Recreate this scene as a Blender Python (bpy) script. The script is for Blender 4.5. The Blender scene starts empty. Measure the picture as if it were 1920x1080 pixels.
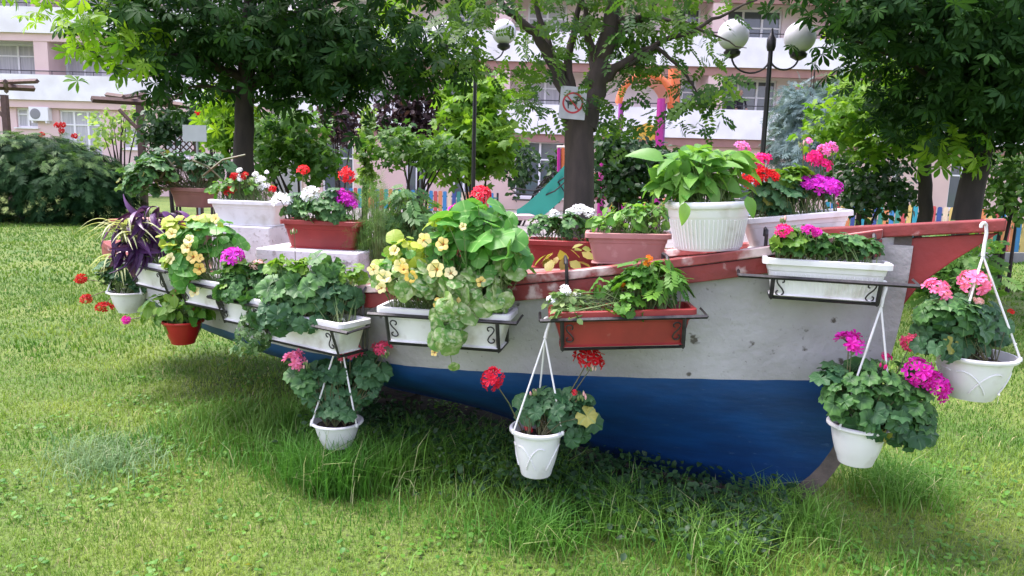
import bpy, math, random
import numpy as np
from mathutils import Vector, Matrix

random.seed(7)
rs = np.random.default_rng(11)
R_ = math.radians
scene = bpy.context.scene
C = scene.collection

# ------------------------------------------------------------------ camera, sky, sun, exposure
F_PX, CAM_H, PITCH, ROLL = 1387.0, 1.5, R_(8.9), R_(1.6)
cam_d = bpy.data.cameras.new('camera')
cam_d.sensor_width = 36.0
cam_d.lens = F_PX / 1920 * 36
cam_d.clip_start, cam_d.clip_end = 0.05, 500
cam = bpy.data.objects.new('camera', cam_d)
C.objects.link(cam)
cam.matrix_world = Matrix.Translation((0, 0, CAM_H)) @ Matrix.Rotation(R_(90) - PITCH, 4, 'X') @ Matrix.Rotation(ROLL, 4, 'Z')
scene.camera = cam

SUN_EL, SUN_AZ = R_(64), R_(-72)      # azimuth from +Y towards +X
world = bpy.data.worlds.new('World')
scene.world = world
world.use_nodes = True
wn = world.node_tree
bg = wn.nodes['Background']
sky = wn.nodes.new('ShaderNodeTexSky')
sky.sky_type = 'NISHITA'
sky.sun_disc = False
sky.sun_elevation = SUN_EL
sky.sun_rotation = SUN_AZ
sky.air_density, sky.dust_density, sky.ozone_density = 1.0, 2.0, 1.0
hs = wn.nodes.new('ShaderNodeHueSaturation')
hs.inputs['Saturation'].default_value = 0.60
wn.links.new(sky.outputs[0], hs.inputs['Color'])
tn = wn.nodes.new('ShaderNodeMix'); tn.data_type = 'RGBA'; tn.blend_type = 'MULTIPLY'
tn.inputs['Factor'].default_value = 1.0
tn.inputs['B'].default_value = (1.06, 0.93, 1.08, 1)
wn.links.new(hs.outputs[0], tn.inputs['A'])
wn.links.new(tn.outputs['Result'], bg.inputs['Color'])
bg.inputs['Strength'].default_value = 0.15
sun_d = bpy.data.lights.new('sun', 'SUN')
sun_d.energy = 2.0
sun_d.angle = R_(28)
sun_d.color = (1.0, 0.94, 0.92)
sun = bpy.data.objects.new('sun', sun_d)
C.objects.link(sun)
sdir = Vector((math.sin(SUN_AZ) * math.cos(SUN_EL), math.cos(SUN_AZ) * math.cos(SUN_EL), math.sin(SUN_EL)))
sun.rotation_euler = sdir.to_track_quat('Z', 'Y').to_euler()
vs = scene.view_settings
vs.view_transform = 'Standard'
vs.look = 'None'
vs.gamma = 1.0
vs.exposure = 1.85
vs.use_curve_mapping = False

# ------------------------------------------------------------------ photo pixel -> place
_fw = np.array([0, math.cos(PITCH), -math.sin(PITCH)])
_up = np.array([0, math.sin(PITCH), math.cos(PITCH)])
_rt = np.array([1.0, 0, 0])
_R = _rt * math.cos(ROLL) + _up * math.sin(ROLL)
_U = -_rt * math.sin(ROLL) + _up * math.cos(ROLL)
_C = np.array([0, 0, CAM_H])
def proj(q):
    d = np.array(q) - _C
    z = d @ _fw
    return 960 + F_PX * (d @ _R) / z, 540 - F_PX * (d @ _U) / z
def P(x, y, Y):
    d = _fw * F_PX + _R * (x - 960) + _U * (540 - y)
    return Vector(_C + d * (Y / d[1]))
def G(x, y, z=0.0):
    d = _fw * F_PX + _R * (x - 960) + _U * (540 - y)
    return Vector(_C + d * ((z - CAM_H) / d[2]))

# ------------------------------------------------------------------ materials
MATS = {}
def nodes_of(name):
    m = bpy.data.materials.new(name)
    m.use_nodes = True
    nt = m.node_tree
    return m, nt, nt.nodes, nt.links, nt.nodes['Principled BSDF']
def c4(c): return (c[0], c[1], c[2], 1)
def mat(name, c, rough=0.6, c2=None, scale=8.0, detail=6, bump=0.0, bscale=40.0, metal=0.0, spec=0.5, stretch=None, lo=0.35, hi=0.65, coord='Object', specks=None, specks2=None):
    if name in MATS: return MATS[name]
    m, nt, N, L, b = nodes_of(name)
    b.inputs['Base Color'].default_value = c4(c)
    b.inputs['Roughness'].default_value = rough
    b.inputs['Metallic'].default_value = metal
    b.inputs['Specular IOR Level'].default_value = spec
    tc = N.new('ShaderNodeTexCoord')
    src = tc.outputs[coord]
    if stretch:
        mp = N.new('ShaderNodeMapping')
        mp.inputs['Scale'].default_value = stretch
        L.new(src, mp.inputs[0])
        src = mp.outputs[0]
    last = None
    if c2 is not None:
        nz = N.new('ShaderNodeTexNoise')
        nz.inputs['Scale'].default_value = scale
        nz.inputs['Detail'].default_value = detail
        L.new(src, nz.inputs['Vector'])
        cr = N.new('ShaderNodeMapRange')
        cr.inputs[1].default_value, cr.inputs[2].default_value = lo, hi
        L.new(nz.outputs['Fac'], cr.inputs[0])
        mx = N.new('ShaderNodeMix')
        mx.data_type = 'RGBA'
        mx.inputs['A'].default_value, mx.inputs['B'].default_value = c4(c), c4(c2)
        L.new(cr.outputs[0], mx.inputs['Factor'])
        last = mx.outputs['Result']
    for sp in (specks, specks2):
        if not sp: continue
        col, sc, lo2, hi2 = sp
        n2 = N.new('ShaderNodeTexNoise')
        n2.inputs['Scale'].default_value = sc
        n2.inputs['Detail'].default_value = 5
        L.new(src, n2.inputs['Vector'])
        r2 = N.new('ShaderNodeMapRange')
        r2.inputs[1].default_value, r2.inputs[2].default_value = lo2, hi2
        L.new(n2.outputs['Fac'], r2.inputs[0])
        m2 = N.new('ShaderNodeMix')
        m2.data_type = 'RGBA'
        m2.inputs['A'].default_value, m2.inputs['B'].default_value = c4(c), c4(col)
        if last: L.new(last, m2.inputs['A'])
        L.new(r2.outputs[0], m2.inputs['Factor'])
        last = m2.outputs['Result']
    if last: L.new(last, b.inputs['Base Color'])
    if bump:
        n3 = N.new('ShaderNodeTexNoise')
        n3.inputs['Scale'].default_value = bscale
        n3.inputs['Detail'].default_value = 6
        L.new(src, n3.inputs['Vector'])
        bp = N.new('ShaderNodeBump')
        bp.inputs['Strength'].default_value = bump
        bp.inputs['Distance'].default_value = 0.01
        L.new(n3.outputs['Fac'], bp.inputs['Height'])
        L.new(bp.outputs[0], b.inputs['Normal'])
    MATS[name] = m
    return m

def leafmat(name, c1, c2, trans=0.35, rough=0.5, spec=0.3, spot=None, zone=None, vein=None, tint=None, nscale=3.0):
    """leaf: colour varies by leaf; spot=(colour, scale, lo, hi) variegation; zone=(colour, r0, r1) rings; vein=colour of radial veins"""
    if name in MATS: return MATS[name]
    m, nt, N, L, b = nodes_of(name)
    oi = N.new('ShaderNodeObjectInfo')
    at = N.new('ShaderNodeAttribute')
    at.attribute_name = 'rnd'
    ad = N.new('ShaderNodeMath'); ad.operation = 'ADD'
    L.new(oi.outputs['Random'], ad.inputs[0]); L.new(at.outputs['Fac'], ad.inputs[1])
    fr = N.new('ShaderNodeMath'); fr.operation = 'FRACT'
    L.new(ad.outputs[0], fr.inputs[0])
    tc = N.new('ShaderNodeTexCoord')
    nz = N.new('ShaderNodeTexNoise')
    nz.inputs['Scale'].default_value = nscale
    L.new(tc.outputs['Object'], nz.inputs['Vector'])
    am = N.new('ShaderNodeMath'); am.operation = 'MULTIPLY_ADD'
    am.inputs[1].default_value = 0.5; am.inputs[2].default_value = -0.25
    L.new(nz.outputs['Fac'], am.inputs[0])
    a2 = N.new('ShaderNodeMath'); a2.operation = 'ADD'; a2.use_clamp = True
    L.new(fr.outputs[0], a2.inputs[0]); L.new(am.outputs[0], a2.inputs[1])
    mx = N.new('ShaderNodeMix'); mx.data_type = 'RGBA'
    mx.inputs['A'].default_value, mx.inputs['B'].default_value = c4(c1), c4(c2)
    L.new(a2.outputs[0], mx.inputs['Factor'])
    col = mx.outputs['Result']
    if tint:
        mt = N.new('ShaderNodeMix'); mt.data_type = 'RGBA'
        gr = N.new('ShaderNodeMath'); gr.operation = 'GREATER_THAN'; gr.inputs[1].default_value = tint[1]
        L.new(fr.outputs[0], gr.inputs[0])
        L.new(gr.outputs[0], mt.inputs['Factor'])
        L.new(col, mt.inputs['A'])
        mt.inputs['B'].default_value = c4(tint[0])
        col = mt.outputs['Result']
    def over(col, fac, colour):
        k = N.new('ShaderNodeMix'); k.data_type = 'RGBA'
        L.new(fac, k.inputs['Factor']); L.new(col, k.inputs['A'])
        k.inputs['B'].default_value = c4(colour)
        return k.outputs['Result']
    if zone or vein:
        sx = N.new('ShaderNodeSeparateXYZ'); L.new(tc.outputs['Object'], sx.inputs[0])
        h = N.new('ShaderNodeMath'); h.operation = 'POWER'; h.inputs[1].default_value = 2; L.new(sx.outputs[0], h.inputs[0])
        h2 = N.new('ShaderNodeMath'); h2.operation = 'POWER'; h2.inputs[1].default_value = 2; L.new(sx.outputs[1], h2.inputs[0])
        hh = N.new('ShaderNodeMath'); hh.operation = 'ADD'; L.new(h.outputs[0], hh.inputs[0]); L.new(h2.outputs[0], hh.inputs[1])
        rr = N.new('ShaderNodeMath'); rr.operation = 'SQRT'; L.new(hh.outputs[0], rr.inputs[0])
        if zone:
            r1 = N.new('ShaderNodeMapRange'); r1.inputs[1].default_value, r1.inputs[2].default_value = zone[1], zone[2]
            r1.inputs[3].default_value, r1.inputs[4].default_value = 1.0, 0.0
            L.new(rr.outputs[0], r1.inputs[0])
            col = over(col, r1.outputs[0], zone[0])
        if vein:
            an = N.new('ShaderNodeMath'); an.operation = 'ARCTAN2'; L.new(sx.outputs[0], an.inputs[0]); L.new(sx.outputs[1], an.inputs[1])
            ml = N.new('ShaderNodeMath'); ml.operation = 'MULTIPLY'; ml.inputs[1].default_value = 4.0; L.new(an.outputs[0], ml.inputs[0])
            cs = N.new('ShaderNodeMath'); cs.operation = 'COSINE'; L.new(ml.outputs[0], cs.inputs[0])
            pw = N.new('ShaderNodeMapRange'); pw.inputs[1].default_value, pw.inputs[2].default_value = 0.93, 1.0
            pw.inputs[3].default_value, pw.inputs[4].default_value = 0.0, 0.55
            L.new(cs.outputs[0], pw.inputs[0])
            col = over(col, pw.outputs[0], vein)
    if spot:
        n2 = N.new('ShaderNodeTexNoise'); n2.inputs['Scale'].default_value = spot[1]; n2.inputs['Detail'].default_value = 5
        n2.noise_dimensions = '4D'
        L.new(fr.outputs[0], n2.inputs['W'])
        L.new(tc.outputs['Object'], n2.inputs['Vector'])
        r2 = N.new('ShaderNodeMapRange'); r2.inputs[1].default_value, r2.inputs[2].default_value = spot[2], spot[3]
        L.new(n2.outputs['Fac'], r2.inputs[0])
        col = over(col, r2.outputs[0], spot[0])
    L.new(col, b.inputs['Base Color'])
    b.inputs['Roughness'].default_value = rough
    b.inputs['Specular IOR Level'].default_value = spec
    tr = N.new('ShaderNodeBsdfTranslucent')
    br = N.new('ShaderNodeMix'); br.data_type = 'RGBA'; br.blend_type = 'MULTIPLY'; br.inputs['Factor'].default_value = 1.0
    br.inputs['B'].default_value = (1.5, 1.5, 0.7, 1)
    L.new(col, br.inputs['A']); L.new(br.outputs['Result'], tr.inputs[0])
    ms = N.new('ShaderNodeMixShader'); ms.inputs[0].default_value = trans
    L.new(b.outputs[0], ms.inputs[1]); L.new(tr.outputs[0], ms.inputs[2])
    L.new(ms.outputs[0], N['Material Output'].inputs['Surface'])
    MATS[name] = m
    return m

M_WHITEPL = mat('white_plastic', (0.74, 0.75, 0.73), 0.38, (0.66, 0.66, 0.63), 9, bump=0.05, bscale=30, specks=((0.42, 0.39, 0.32), 11, 0.56, 0.80))
M_WHITEPOT = mat('white_pot_plastic', (0.78, 0.79, 0.77), 0.32, (0.70, 0.70, 0.67), 5, specks=((0.44, 0.41, 0.33), 9, 0.58, 0.84))
M_REDPL = mat('terracotta_red_plastic', (0.285, 0.030, 0.028), 0.42, (0.22, 0.025, 0.024), 9, specks=((0.34, 0.14, 0.11), 28, 0.66, 0.85))
M_REDPOT = mat('red_pot_plastic', (0.40, 0.014, 0.018), 0.35, (0.32, 0.012, 0.014), 6)
M_PINKPL = mat('faded_pink_plastic', (0.42, 0.205, 0.19), 0.5, (0.36, 0.17, 0.155), 9, specks=((0.55, 0.36, 0.32), 22, 0.62, 0.85))
M_BROWNPL = mat('brown_clay', (0.22, 0.10, 0.08), 0.6, (0.17, 0.08, 0.06), 9)
M_SOIL = mat('soil', (0.020, 0.014, 0.010), 0.95, (0.045, 0.030, 0.020), 60, bump=0.8, bscale=80)
M_IRON = mat('black_iron', (0.012, 0.012, 0.013), 0.5, (0.03, 0.028, 0.028), 30, bump=0.2)
M_HULLW = mat('hull_white_render', (0.46, 0.455, 0.46), 0.75, (0.30, 0.295, 0.285), 2.2, 10, bump=0.9, bscale=22, lo=0.36, hi=0.66, specks=((0.10, 0.09, 0.075), 17, 0.66, 0.73), specks2=((0.20, 0.195, 0.18), 62, 0.655, 0.76))
M_HULLB = mat('hull_blue_paint', (0.005, 0.052, 0.180), 0.48, (0.005, 0.036, 0.125), 5, 8, bump=0.25, bscale=22, stretch=(0.6, 0.6, 2.0), lo=0.42, hi=0.62, specks=((0.03, 0.08, 0.19), 30, 0.66, 0.74))
M_KEEL = mat('keel_wood', (0.14, 0.115, 0.09), 0.85, (0.07, 0.06, 0.05), 12, bump=0.5)
M_REDWOOD = mat('red_painted_wood', (0.235, 0.030, 0.026), 0.55, (0.17, 0.026, 0.022), 12, 8, bump=0.35, bscale=30, specks=((0.55, 0.42, 0.38), 9, 0.60, 0.70))
M_REDWOOD2 = mat('red_painted_wood_fresh', (0.27, 0.026, 0.022), 0.55, (0.22, 0.022, 0.02), 6, 8, bump=0.25, bscale=30)
M_CAPWOOD = mat('worn_cap_wood', (0.26, 0.050, 0.042), 0.6, (0.19, 0.034, 0.03), 9, 9, bump=0.4, bscale=40, lo=0.40, hi=0.62, specks=((0.62, 0.50, 0.46), 6, 0.53, 0.66))
M_BLOCK = mat('white_painted_block', (0.70, 0.70, 0.69), 0.65, (0.52, 0.52, 0.50), 5, 9, bump=0.4, specks=((0.12, 0.10, 0.09), 14, 0.62, 0.70), specks2=((.34, .32, .28), 40, .60, .72))
M_DECKW = mat('weathered_deck_wood', (0.20, 0.085, 0.07), 0.7, (0.30, 0.20, 0.17), 10, 8, bump=0.4)

# ------------------------------------------------------------------ mesh helpers
class MB:
    def __init__(s): s.v = []; s.f = []; s.m = []
    def add(s, v, f, mi=0):
        o = len(s.v)
        s.v += [tuple(q) for q in v]
        s.f += [tuple(i + o for i in q) for q in f]
        s.m += [mi] * len(f)
        return s
    def box(s, c, d, M=None, mi=0, bevel=0.0):
        x, y, z = [k / 2 for k in d]
        vs_ = [Vector((sx * x, sy * y, sz * z)) for sz in (-1, 1) for sx, sy in ((-1, -1), (1, -1), (1, 1), (-1, 1))]
        if M is not None: vs_ = [M @ q for q in vs_]
        c = Vector(c)
        return s.add([q + c for q in vs_], [(3, 2, 1, 0), (4, 5, 6, 7), (0, 1, 5, 4), (1, 2, 6, 5), (2, 3, 7, 6), (3, 0, 4, 7)], mi)
    def tube(s, pts, rad, n=6, cap=True, mi=0, flat=None):
        pts = [Vector(p) for p in pts]
        if not hasattr(rad, '__len__'): rad = [rad] * len(pts)
        o = len(s.v); prev = None
        for i, p in enumerate(pts):
            t = (pts[min(i + 1, len(pts) - 1)] - pts[max(i - 1, 0)])
            t = t.normalized() if t.length > 1e-9 else Vector((0, 0, 1))
            if prev is None:
                a = Vector((0, 0, 1)) if abs(t.z) < 0.9 else Vector((1, 0, 0))
                u = t.cross(a).normalized()
            else:
                u = (prev - t * prev.dot(t)).normalized()
            prev = u
            w = t.cross(u)
            for k in range(n):
                an = 2 * math.pi * k / n
                s.v.append(tuple(p + (u * math.cos(an) + w * math.sin(an)) * rad[i]))
        for i in range(len(pts) - 1):
            for k in range(n):
                a, b = o + i * n + k, o + i * n + (k + 1) % n
                s.f.append((a, b, b + n, a + n)); s.m.append(mi)
        if cap:
            s.f.append(tuple(o + k for k in reversed(range(n)))); s.m.append(mi)
            e = o + (len(pts) - 1) * n
            s.f.append(tuple(e + k for k in range(n))); s.m.append(mi)
        return s
    def lathe(s, prof, n=28, c=(0, 0, 0), mi=0, sx=1, sy=1, M=None):
        o = len(s.v); c = Vector(c)
        for r, z in prof:
            for k in range(n):
                a = 2 * math.pi * k / n
                q = Vector((r * math.cos(a) * sx, r * math.sin(a) * sy, z))
                if M is not None: q = M @ q
                s.v.append(tuple(q + c))
        for i in range(len(prof) - 1):
            for k in range(n):
                a, b = o + i * n + k, o + i * n + (k + 1) % n
                s.f.append((a, b, b + n, a + n)); s.m.append(mi)
        s.f.append(tuple(o + k for k in reversed(range(n)))); s.m.append(mi)
        e = o + (len(prof) - 1) * n
        s.f.append(tuple(e + k for k in range(n))); s.m.append(mi)
        return s
    def prism(s, pts, n_vec, mi=0):
        """polygon pts (3D) extruded by n_vec"""
        k = len(pts); nv = Vector(n_vec)
        a = [Vector(p) for p in pts]
        f = [tuple(range(k)), tuple(reversed(range(k, 2 * k)))] + [((i + 1) % k, i, k + i, k + (i + 1) % k) for i in range(k)]
        return s.add(a + [q + nv for q in a], f, mi)
    def mesh(s, name, mats, smooth=False):
        me = bpy.data.meshes.new(name)
        me.from_pydata(s.v, [], s.f)
        for m in (mats if isinstance(mats, (list, tuple)) else [mats]): me.materials.append(m)
        if len(set(s.m)) > 1: me.polygons.foreach_set('material_index', s.m)
        if smooth: me.polygons.foreach_set('use_smooth', [True] * len(s.f))
        me.update()
        if smooth and len(s.f) < 3000: me.set_sharp_from_angle(angle=R_(42))
        return me
    def build(s, name, mats, parent=None, smooth=False, M=None, bevel=0.0):
        o = link(name, s.mesh(name, mats, smooth), parent, M)
        if bevel:
            b = o.modifiers.new('bevel', 'BEVEL'); b.width = bevel; b.segments = 2; b.limit_method = 'ANGLE'
            b.harden_normals = False
        return o

def link(name, data, parent=None, M=None):
    o = bpy.data.objects.new(name, data)
    C.objects.link(o)
    if parent is not None: o.parent = parent
    if M is not None: o.matrix_basis = M
    return o
def tag(o, label, cat, group=None, kind=None):
    if label: o['label'] = label
    if cat: o['category'] = cat
    if group: o['group'] = group
    if kind: o['kind'] = kind
    return o
def thing(name, label, cat, M=None, group=None):
    o = bpy.data.objects.new(name, None)
    o.empty_display_size = 0.1
    C.objects.link(o)
    if M is None: M = Matrix()
    if isinstance(M, Vector): M = Matrix.Translation(M)
    o.matrix_basis = M
    return tag(o, label, cat, group)
def struct(o): o['kind'] = 'structure'; return o
def stuff(o): o['kind'] = 'stuff'; return o
def frame(x, y, z, loc):
    M = Matrix((x, y, z)).transposed().to_4x4()
    M.translation = loc
    return M

# ------------------------------------------------------------------ leaf shapes: +Y to the tip, +Z up, about unit size
def lf_geranium(seed, lobes=7):
    r = random.Random(seed)
    n = 21; v = [(0, 0, 0.0)]; f = []
    a0 = R_(18)
    ring1, ring2 = [], []
    for i in range(n):
        t = i / (n - 1)
        a = -math.pi + a0 + t * (2 * math.pi - 2 * a0)
        sc = 0.90 + 0.10 * math.cos(t * lobes * 2 * math.pi + math.pi) + r.uniform(-.04, .04)
        wave = 0.10 * math.sin(t * lobes * 2 * math.pi + 1) + r.uniform(-.05, .05)
        x, y = math.sin(a), math.cos(a)
        ring1.append((x * .55 * sc, y * .55 * sc, 0.13 + wave * .3))
        ring2.append((x * sc, y * sc, 0.10 + wave - 0.10 * abs(x)))
    v += ring1 + ring2
    for i in range(n - 1):
        f.append((0, 1 + i + 1, 1 + i))
        f.append((1 + i, 1 + i + 1, 1 + n + i + 1, 1 + n + i))
    return np.array(v), f
def lf_round(seed):
    r = random.Random(seed)
    n = 16; v = [(0, 0, 0.04)]; f = []
    k1, k2 = r.uniform(.04, .12), r.uniform(0, 6)
    r1, r2 = [], []
    for i in range(n):
        a = 2 * math.pi * i / n
        s_ = 1 + .05 * math.sin(5 * a + k2) + r.uniform(-.03, .03)
        w = k1 * math.sin(2 * a + k2) + .05 * math.sin(5 * a)
        r1.append((math.sin(a) * .55 * s_, math.cos(a) * .55 * s_, 0.02 + w * .4))
        r2.append((math.sin(a) * s_, math.cos(a) * s_, -0.06 + w))
    v += r1 + r2
    for i in range(n):
        j = (i + 1) % n
        f.append((0, 1 + j, 1 + i)); f.append((1 + i, 1 + j, 1 + n + j, 1 + n + i))
    return np.array(v), f
def lf_lance(seed, w=.30, droop=.35, segs=6, fold=.12):
    r = random.Random(seed)
    v, f = [], []
    tw = r.uniform(-.15, .15)
    for i in range(segs + 1):
        t = i / segs
        ww = w * (math.sin(math.pi * min(1, t ** .75 * .98 + .02)) ** .8) if 0 < i < segs else 0.015
        z = .22 * t - (droop + .22) * t * t
        x0 = tw * t * t
        v += [(x0 - ww, t, z + fold * ww / w * .5), (x0, t, z - fold * .2), (x0 + ww, t, z + fold * ww / w * .5)]
    for i in range(segs):
        a = 3 * i
        f += [(a, a + 1, a + 4, a + 3), (a + 1, a + 2, a + 5, a + 4)]
    return np.array(v), f
def lf_strap(seed, w=.035, segs=8, rise=.7, fall=1.5):
    r = random.Random(seed)
    v, f = [], []
    bx = r.uniform(-.25, .25)
    for i in range(segs + 1):
        t = i / segs
        ww = w * (1 - .85 * t ** 2) if i < segs else .002
        z = rise * t - fall * t * t * .62
        y = t * (1 - .15 * t)
        x = bx * t * t
        v += [(x - ww, y, z + ww * .5), (x, y, z), (x + ww, y, z + ww * .5)]
    for i in range(segs):
        a = 3 * i
        f += [(a, a + 1, a + 4, a + 3), (a + 1, a + 2, a + 5, a + 4)]
    return np.array(v), f
def lf_palmate(seed, n=7, wid=.17, droop=.45):
    r = random.Random(seed)
    v, f = [], []
    for k in range(n):
        a = R_(-125 + 250 * k / (n - 1)) + r.uniform(-.08, .08)
        ln = (.62 + .38 * math.cos(a * .72)) * r.uniform(.92, 1.08)
        d = (math.sin(a), math.cos(a)); s_ = (d[1], -d[0])
        dr = droop * r.uniform(.6, 1.4)
        o = len(v)
        prof = [(0, .01), (.3, .45), (.62, 1.0), (.85, .75), (1.0, .03)]
        for t, q in prof:
            ww = q * wid * ln
            z = .12 * t - dr * t * t
            v += [(d[0] * t * ln - s_[0] * ww, d[1] * t * ln - s_[1] * ww, z + .035 * q), (d[0] * t * ln, d[1] * t * ln, z), (d[0] * t * ln + s_[0] * ww, d[1] * t * ln + s_[1] * ww, z + .035 * q)]
        for i in range(len(prof) - 1):
            a_ = o + 3 * i
            f += [(a_, a_ + 1, a_ + 4, a_ + 3), (a_ + 1, a_ + 2, a_ + 5, a_ + 4)]
    return np.array(v), f
def lf_maple(seed, n=5):
    r = random.Random(seed)
    v = [(0, .25, .03)]; f = []
    ring = []
    for k in range(n):
        a = R_(-120 + 240 * k / (n - 1))
        ln = (.6 + .4 * math.cos(a * .7)) * r.uniform(.9, 1.1)
        if k: 
            am = a - R_(120 / (n - 1))
            ring.append((math.sin(am) * .42, .25 + math.cos(am) * .42, .0 + r.uniform(-.03, .05)))
        for da, q in ((-.2, .72), (0, 1.0), (.2, .72)):
            ring.append((math.sin(a + da) * ln * q * .9, .25 + math.cos(a + da) * ln * q * .75, -.14 * q + r.uniform(-.05, .05)))
    ring.append((0, 0, 0))
    v += ring
    for i in range(len(ring)): f.append((0, 1 + (i + 1) % len(ring), 1 + i))
    return np.array(v), f
def lf_pinnate(seed, pairs=5, w=.10):
    r = random.Random(seed)
    v, f = [], []
    def leaflet(bx, by, bz, ang, ln):
        d = (math.sin(ang), math.cos(ang)); s_ = (d[1], -d[0]); o = len(v)
        dz = r.uniform(-.3, .05)
        for t, q in ((0, .02), (.45, 1.0), (1.0, .03)):
            v.append((bx + d[0] * ln * t - s_[0] * q * w, by + d[1] * ln * t - s_[1] * q * w, bz + dz * ln * t))
            v.append((bx + d[0] * ln * t + s_[0] * q * w, by + d[1] * ln * t + s_[1] * q * w, bz + dz * ln * t))
        f.extend([(o, o + 1, o + 3, o + 2), (o + 2, o + 3, o + 5, o + 4)])
    for i in range(pairs):
        t = .15 + .7 * i / (pairs - 1)
        z = .1 * t - .35 * t * t
        for sd in (-1, 1): leaflet(0, t, z, sd * R_(62) + r.uniform(-.15, .15), .34 * (1 - .3 * abs(t - .5)))
    leaflet(0, .88, -.18, 0, .34)
    return np.array(v), f
def lf_spray(seed, n=9, w=.02):
    """feathery conifer spray"""
    r = random.Random(seed)
    v, f = [], []
    for k in range(n):
        t = k / (n - 1)
        for sd in (-1, 1):
            o = len(v); a = sd * R_(r.uniform(28, 50)); ln = .45 * (1 - .6 * t) * r.uniform(.7, 1.2)
            by = t * .75; bz = -.15 * t * t
            d = (math.sin(a), math.cos(a)); z1 = bz - r.uniform(0, .12)
            v += [(-w, by, bz), (w, by, bz), (d[0] * ln + w * .4, by + d[1] * ln, z1), (d[0] * ln - w * .4, by + d[1] * ln, z1)]
            f.append((o, o + 1, o + 2, o + 3))
    return np.array(v), f
def lf_oval(seed, w=.34):
    r = random.Random(seed)
    v, f = [], []
    dr = r.uniform(.1, .4)
    for t, q in ((0, .05), (.35, .95), (.7, .85), (1, .04)):
        z = .1 * t - dr * t * t
        v += [(-w * q, t, z + .06 * q), (0, t, z), (w * q, t, z + .06 * q)]
    for i in range(3):
        a = 3 * i
        f += [(a, a + 1, a + 4, a + 3), (a + 1, a + 2, a + 5, a + 4)]
    return np.array(v), f
def lf_cut(seed, n=5):
    """deeply cut leaf (marigold, tomato)"""
    r = random.Random(seed)
    v, f = [], []
    for k in range(2 * n + 1):
        t = .12 + .75 * (k // 2) / n
        sd = (-1, 1)[k % 2]; a = sd * R_(55) + r.uniform(-.1, .1); ln = .42 * (1 - .4 * abs(t - .45))
        if k == 2 * n: a, ln, t = 0, .4, .75
        d = (math.sin(a), math.cos(a)); s_ = (d[1], -d[0]); o = len(v); bz = -.3 * t * t; w = .10
        for tt, q in ((0, .1), (.5, 1), (1, .05)):
            v += [(d[0] * ln * tt - s_[0] * q * w, t + d[1] * ln * tt - s_[1] * q * w, bz - .12 * tt), (d[0] * ln * tt + s_[0] * q * w, t + d[1] * ln * tt + s_[1] * q * w, bz - .12 * tt)]
        f += [(o, o + 1, o + 3, o + 2), (o + 2, o + 3, o + 5, o + 4)]
    return np.array(v), f

_leafcache = {}
def leaf_meshes(fn, mat_, k=5, **kw):
    key = (fn.__name__, mat_.name, k, tuple(sorted(kw.items())))
    if key not in _leafcache:
        out = []
        for i in range(k):
            v, f = fn(i * 13 + 5, **kw)
            mb = MB(); mb.add(v.tolist(), f)
            out.append(mb.mesh('leaf', mat_, True))
        _leafcache[key] = out
    return _leafcache[key]
def basis(nrm, tip):
    """rotation with +Z = nrm and +Y close to tip"""
    n = nrm.normalized()
    t = tip - n * tip.dot(n)
    if t.length < 1e-4: t = Vector((1, 0, 0)) - n * n.x
    t.normalize()
    return Matrix((t.cross(n), t, n)).transposed()
def leaf_M(pos, nrm, tip, size):
    M = (basis(nrm, tip) * size).to_4x4()
    M.translation = pos
    return M
def rv(s=1.0):
    return Vector((random.gauss(0, s), random.gauss(0, s), random.gauss(0, s)))
def rdir():
    v = rv(); return v.normalized()

def bulk(name, templates, mats, Ms, parent=None, Minv=None, smooth=True):
    """many leaves joined as one mesh (kind stuff)"""
    if not Ms: return None
    k = len(templates)
    idx = rs.integers(0, k, len(Ms))
    A = np.array([[list(r) for r in (Minv @ M if Minv is not None else M)] for M in Ms])
    Vs, Fs, off, Rn = [], [], 0, []
    ls = []
    for j in range(k):
        sel = A[idx == j]
        if len(sel) == 0: continue
        tv, tf = templates[j]
        W = np.einsum('nij,vj->nvi', sel[:, :3, :3], tv) + sel[:, None, :3, 3]
        Vs.append(W.reshape(-1, 3))
        nv = len(tv)
        for poly in tf:
            base = np.array(poly)[None, :] + (np.arange(len(sel)) * nv)[:, None] + off
            Fs.append((len(poly), base.reshape(-1)))
        Rn.append(np.repeat(rs.random(len(sel)), nv))
        off += len(sel) * nv
    V = np.concatenate(Vs)
    loops = np.concatenate([b for _, b in Fs])
    sizes = np.concatenate([np.full(len(b) // n, n) for n, b in Fs])
    me = bpy.data.meshes.new(name)
    me.vertices.add(len(V)); me.vertices.foreach_set('co', V.ravel().astype(np.float32))
    me.loops.add(len(loops)); me.loops.foreach_set('vertex_index', loops.astype(np.int32))
    me.polygons.add(len(sizes))
    starts = np.concatenate([[0], np.cumsum(sizes)[:-1]])
    me.polygons.foreach_set('loop_start', starts.astype(np.int32))
    me.polygons.foreach_set('loop_total', sizes.astype(np.int32))
    if smooth: me.polygons.foreach_set('use_smooth', np.ones(len(sizes), bool))
    a = me.attributes.new('rnd', 'FLOAT', 'POINT')
    a.data.foreach_set('value', np.concatenate(Rn).astype(np.float32))
    me.materials.append(mats)
    me.update(calc_edges=True)
    return stuff(link(name, me, parent))

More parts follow.
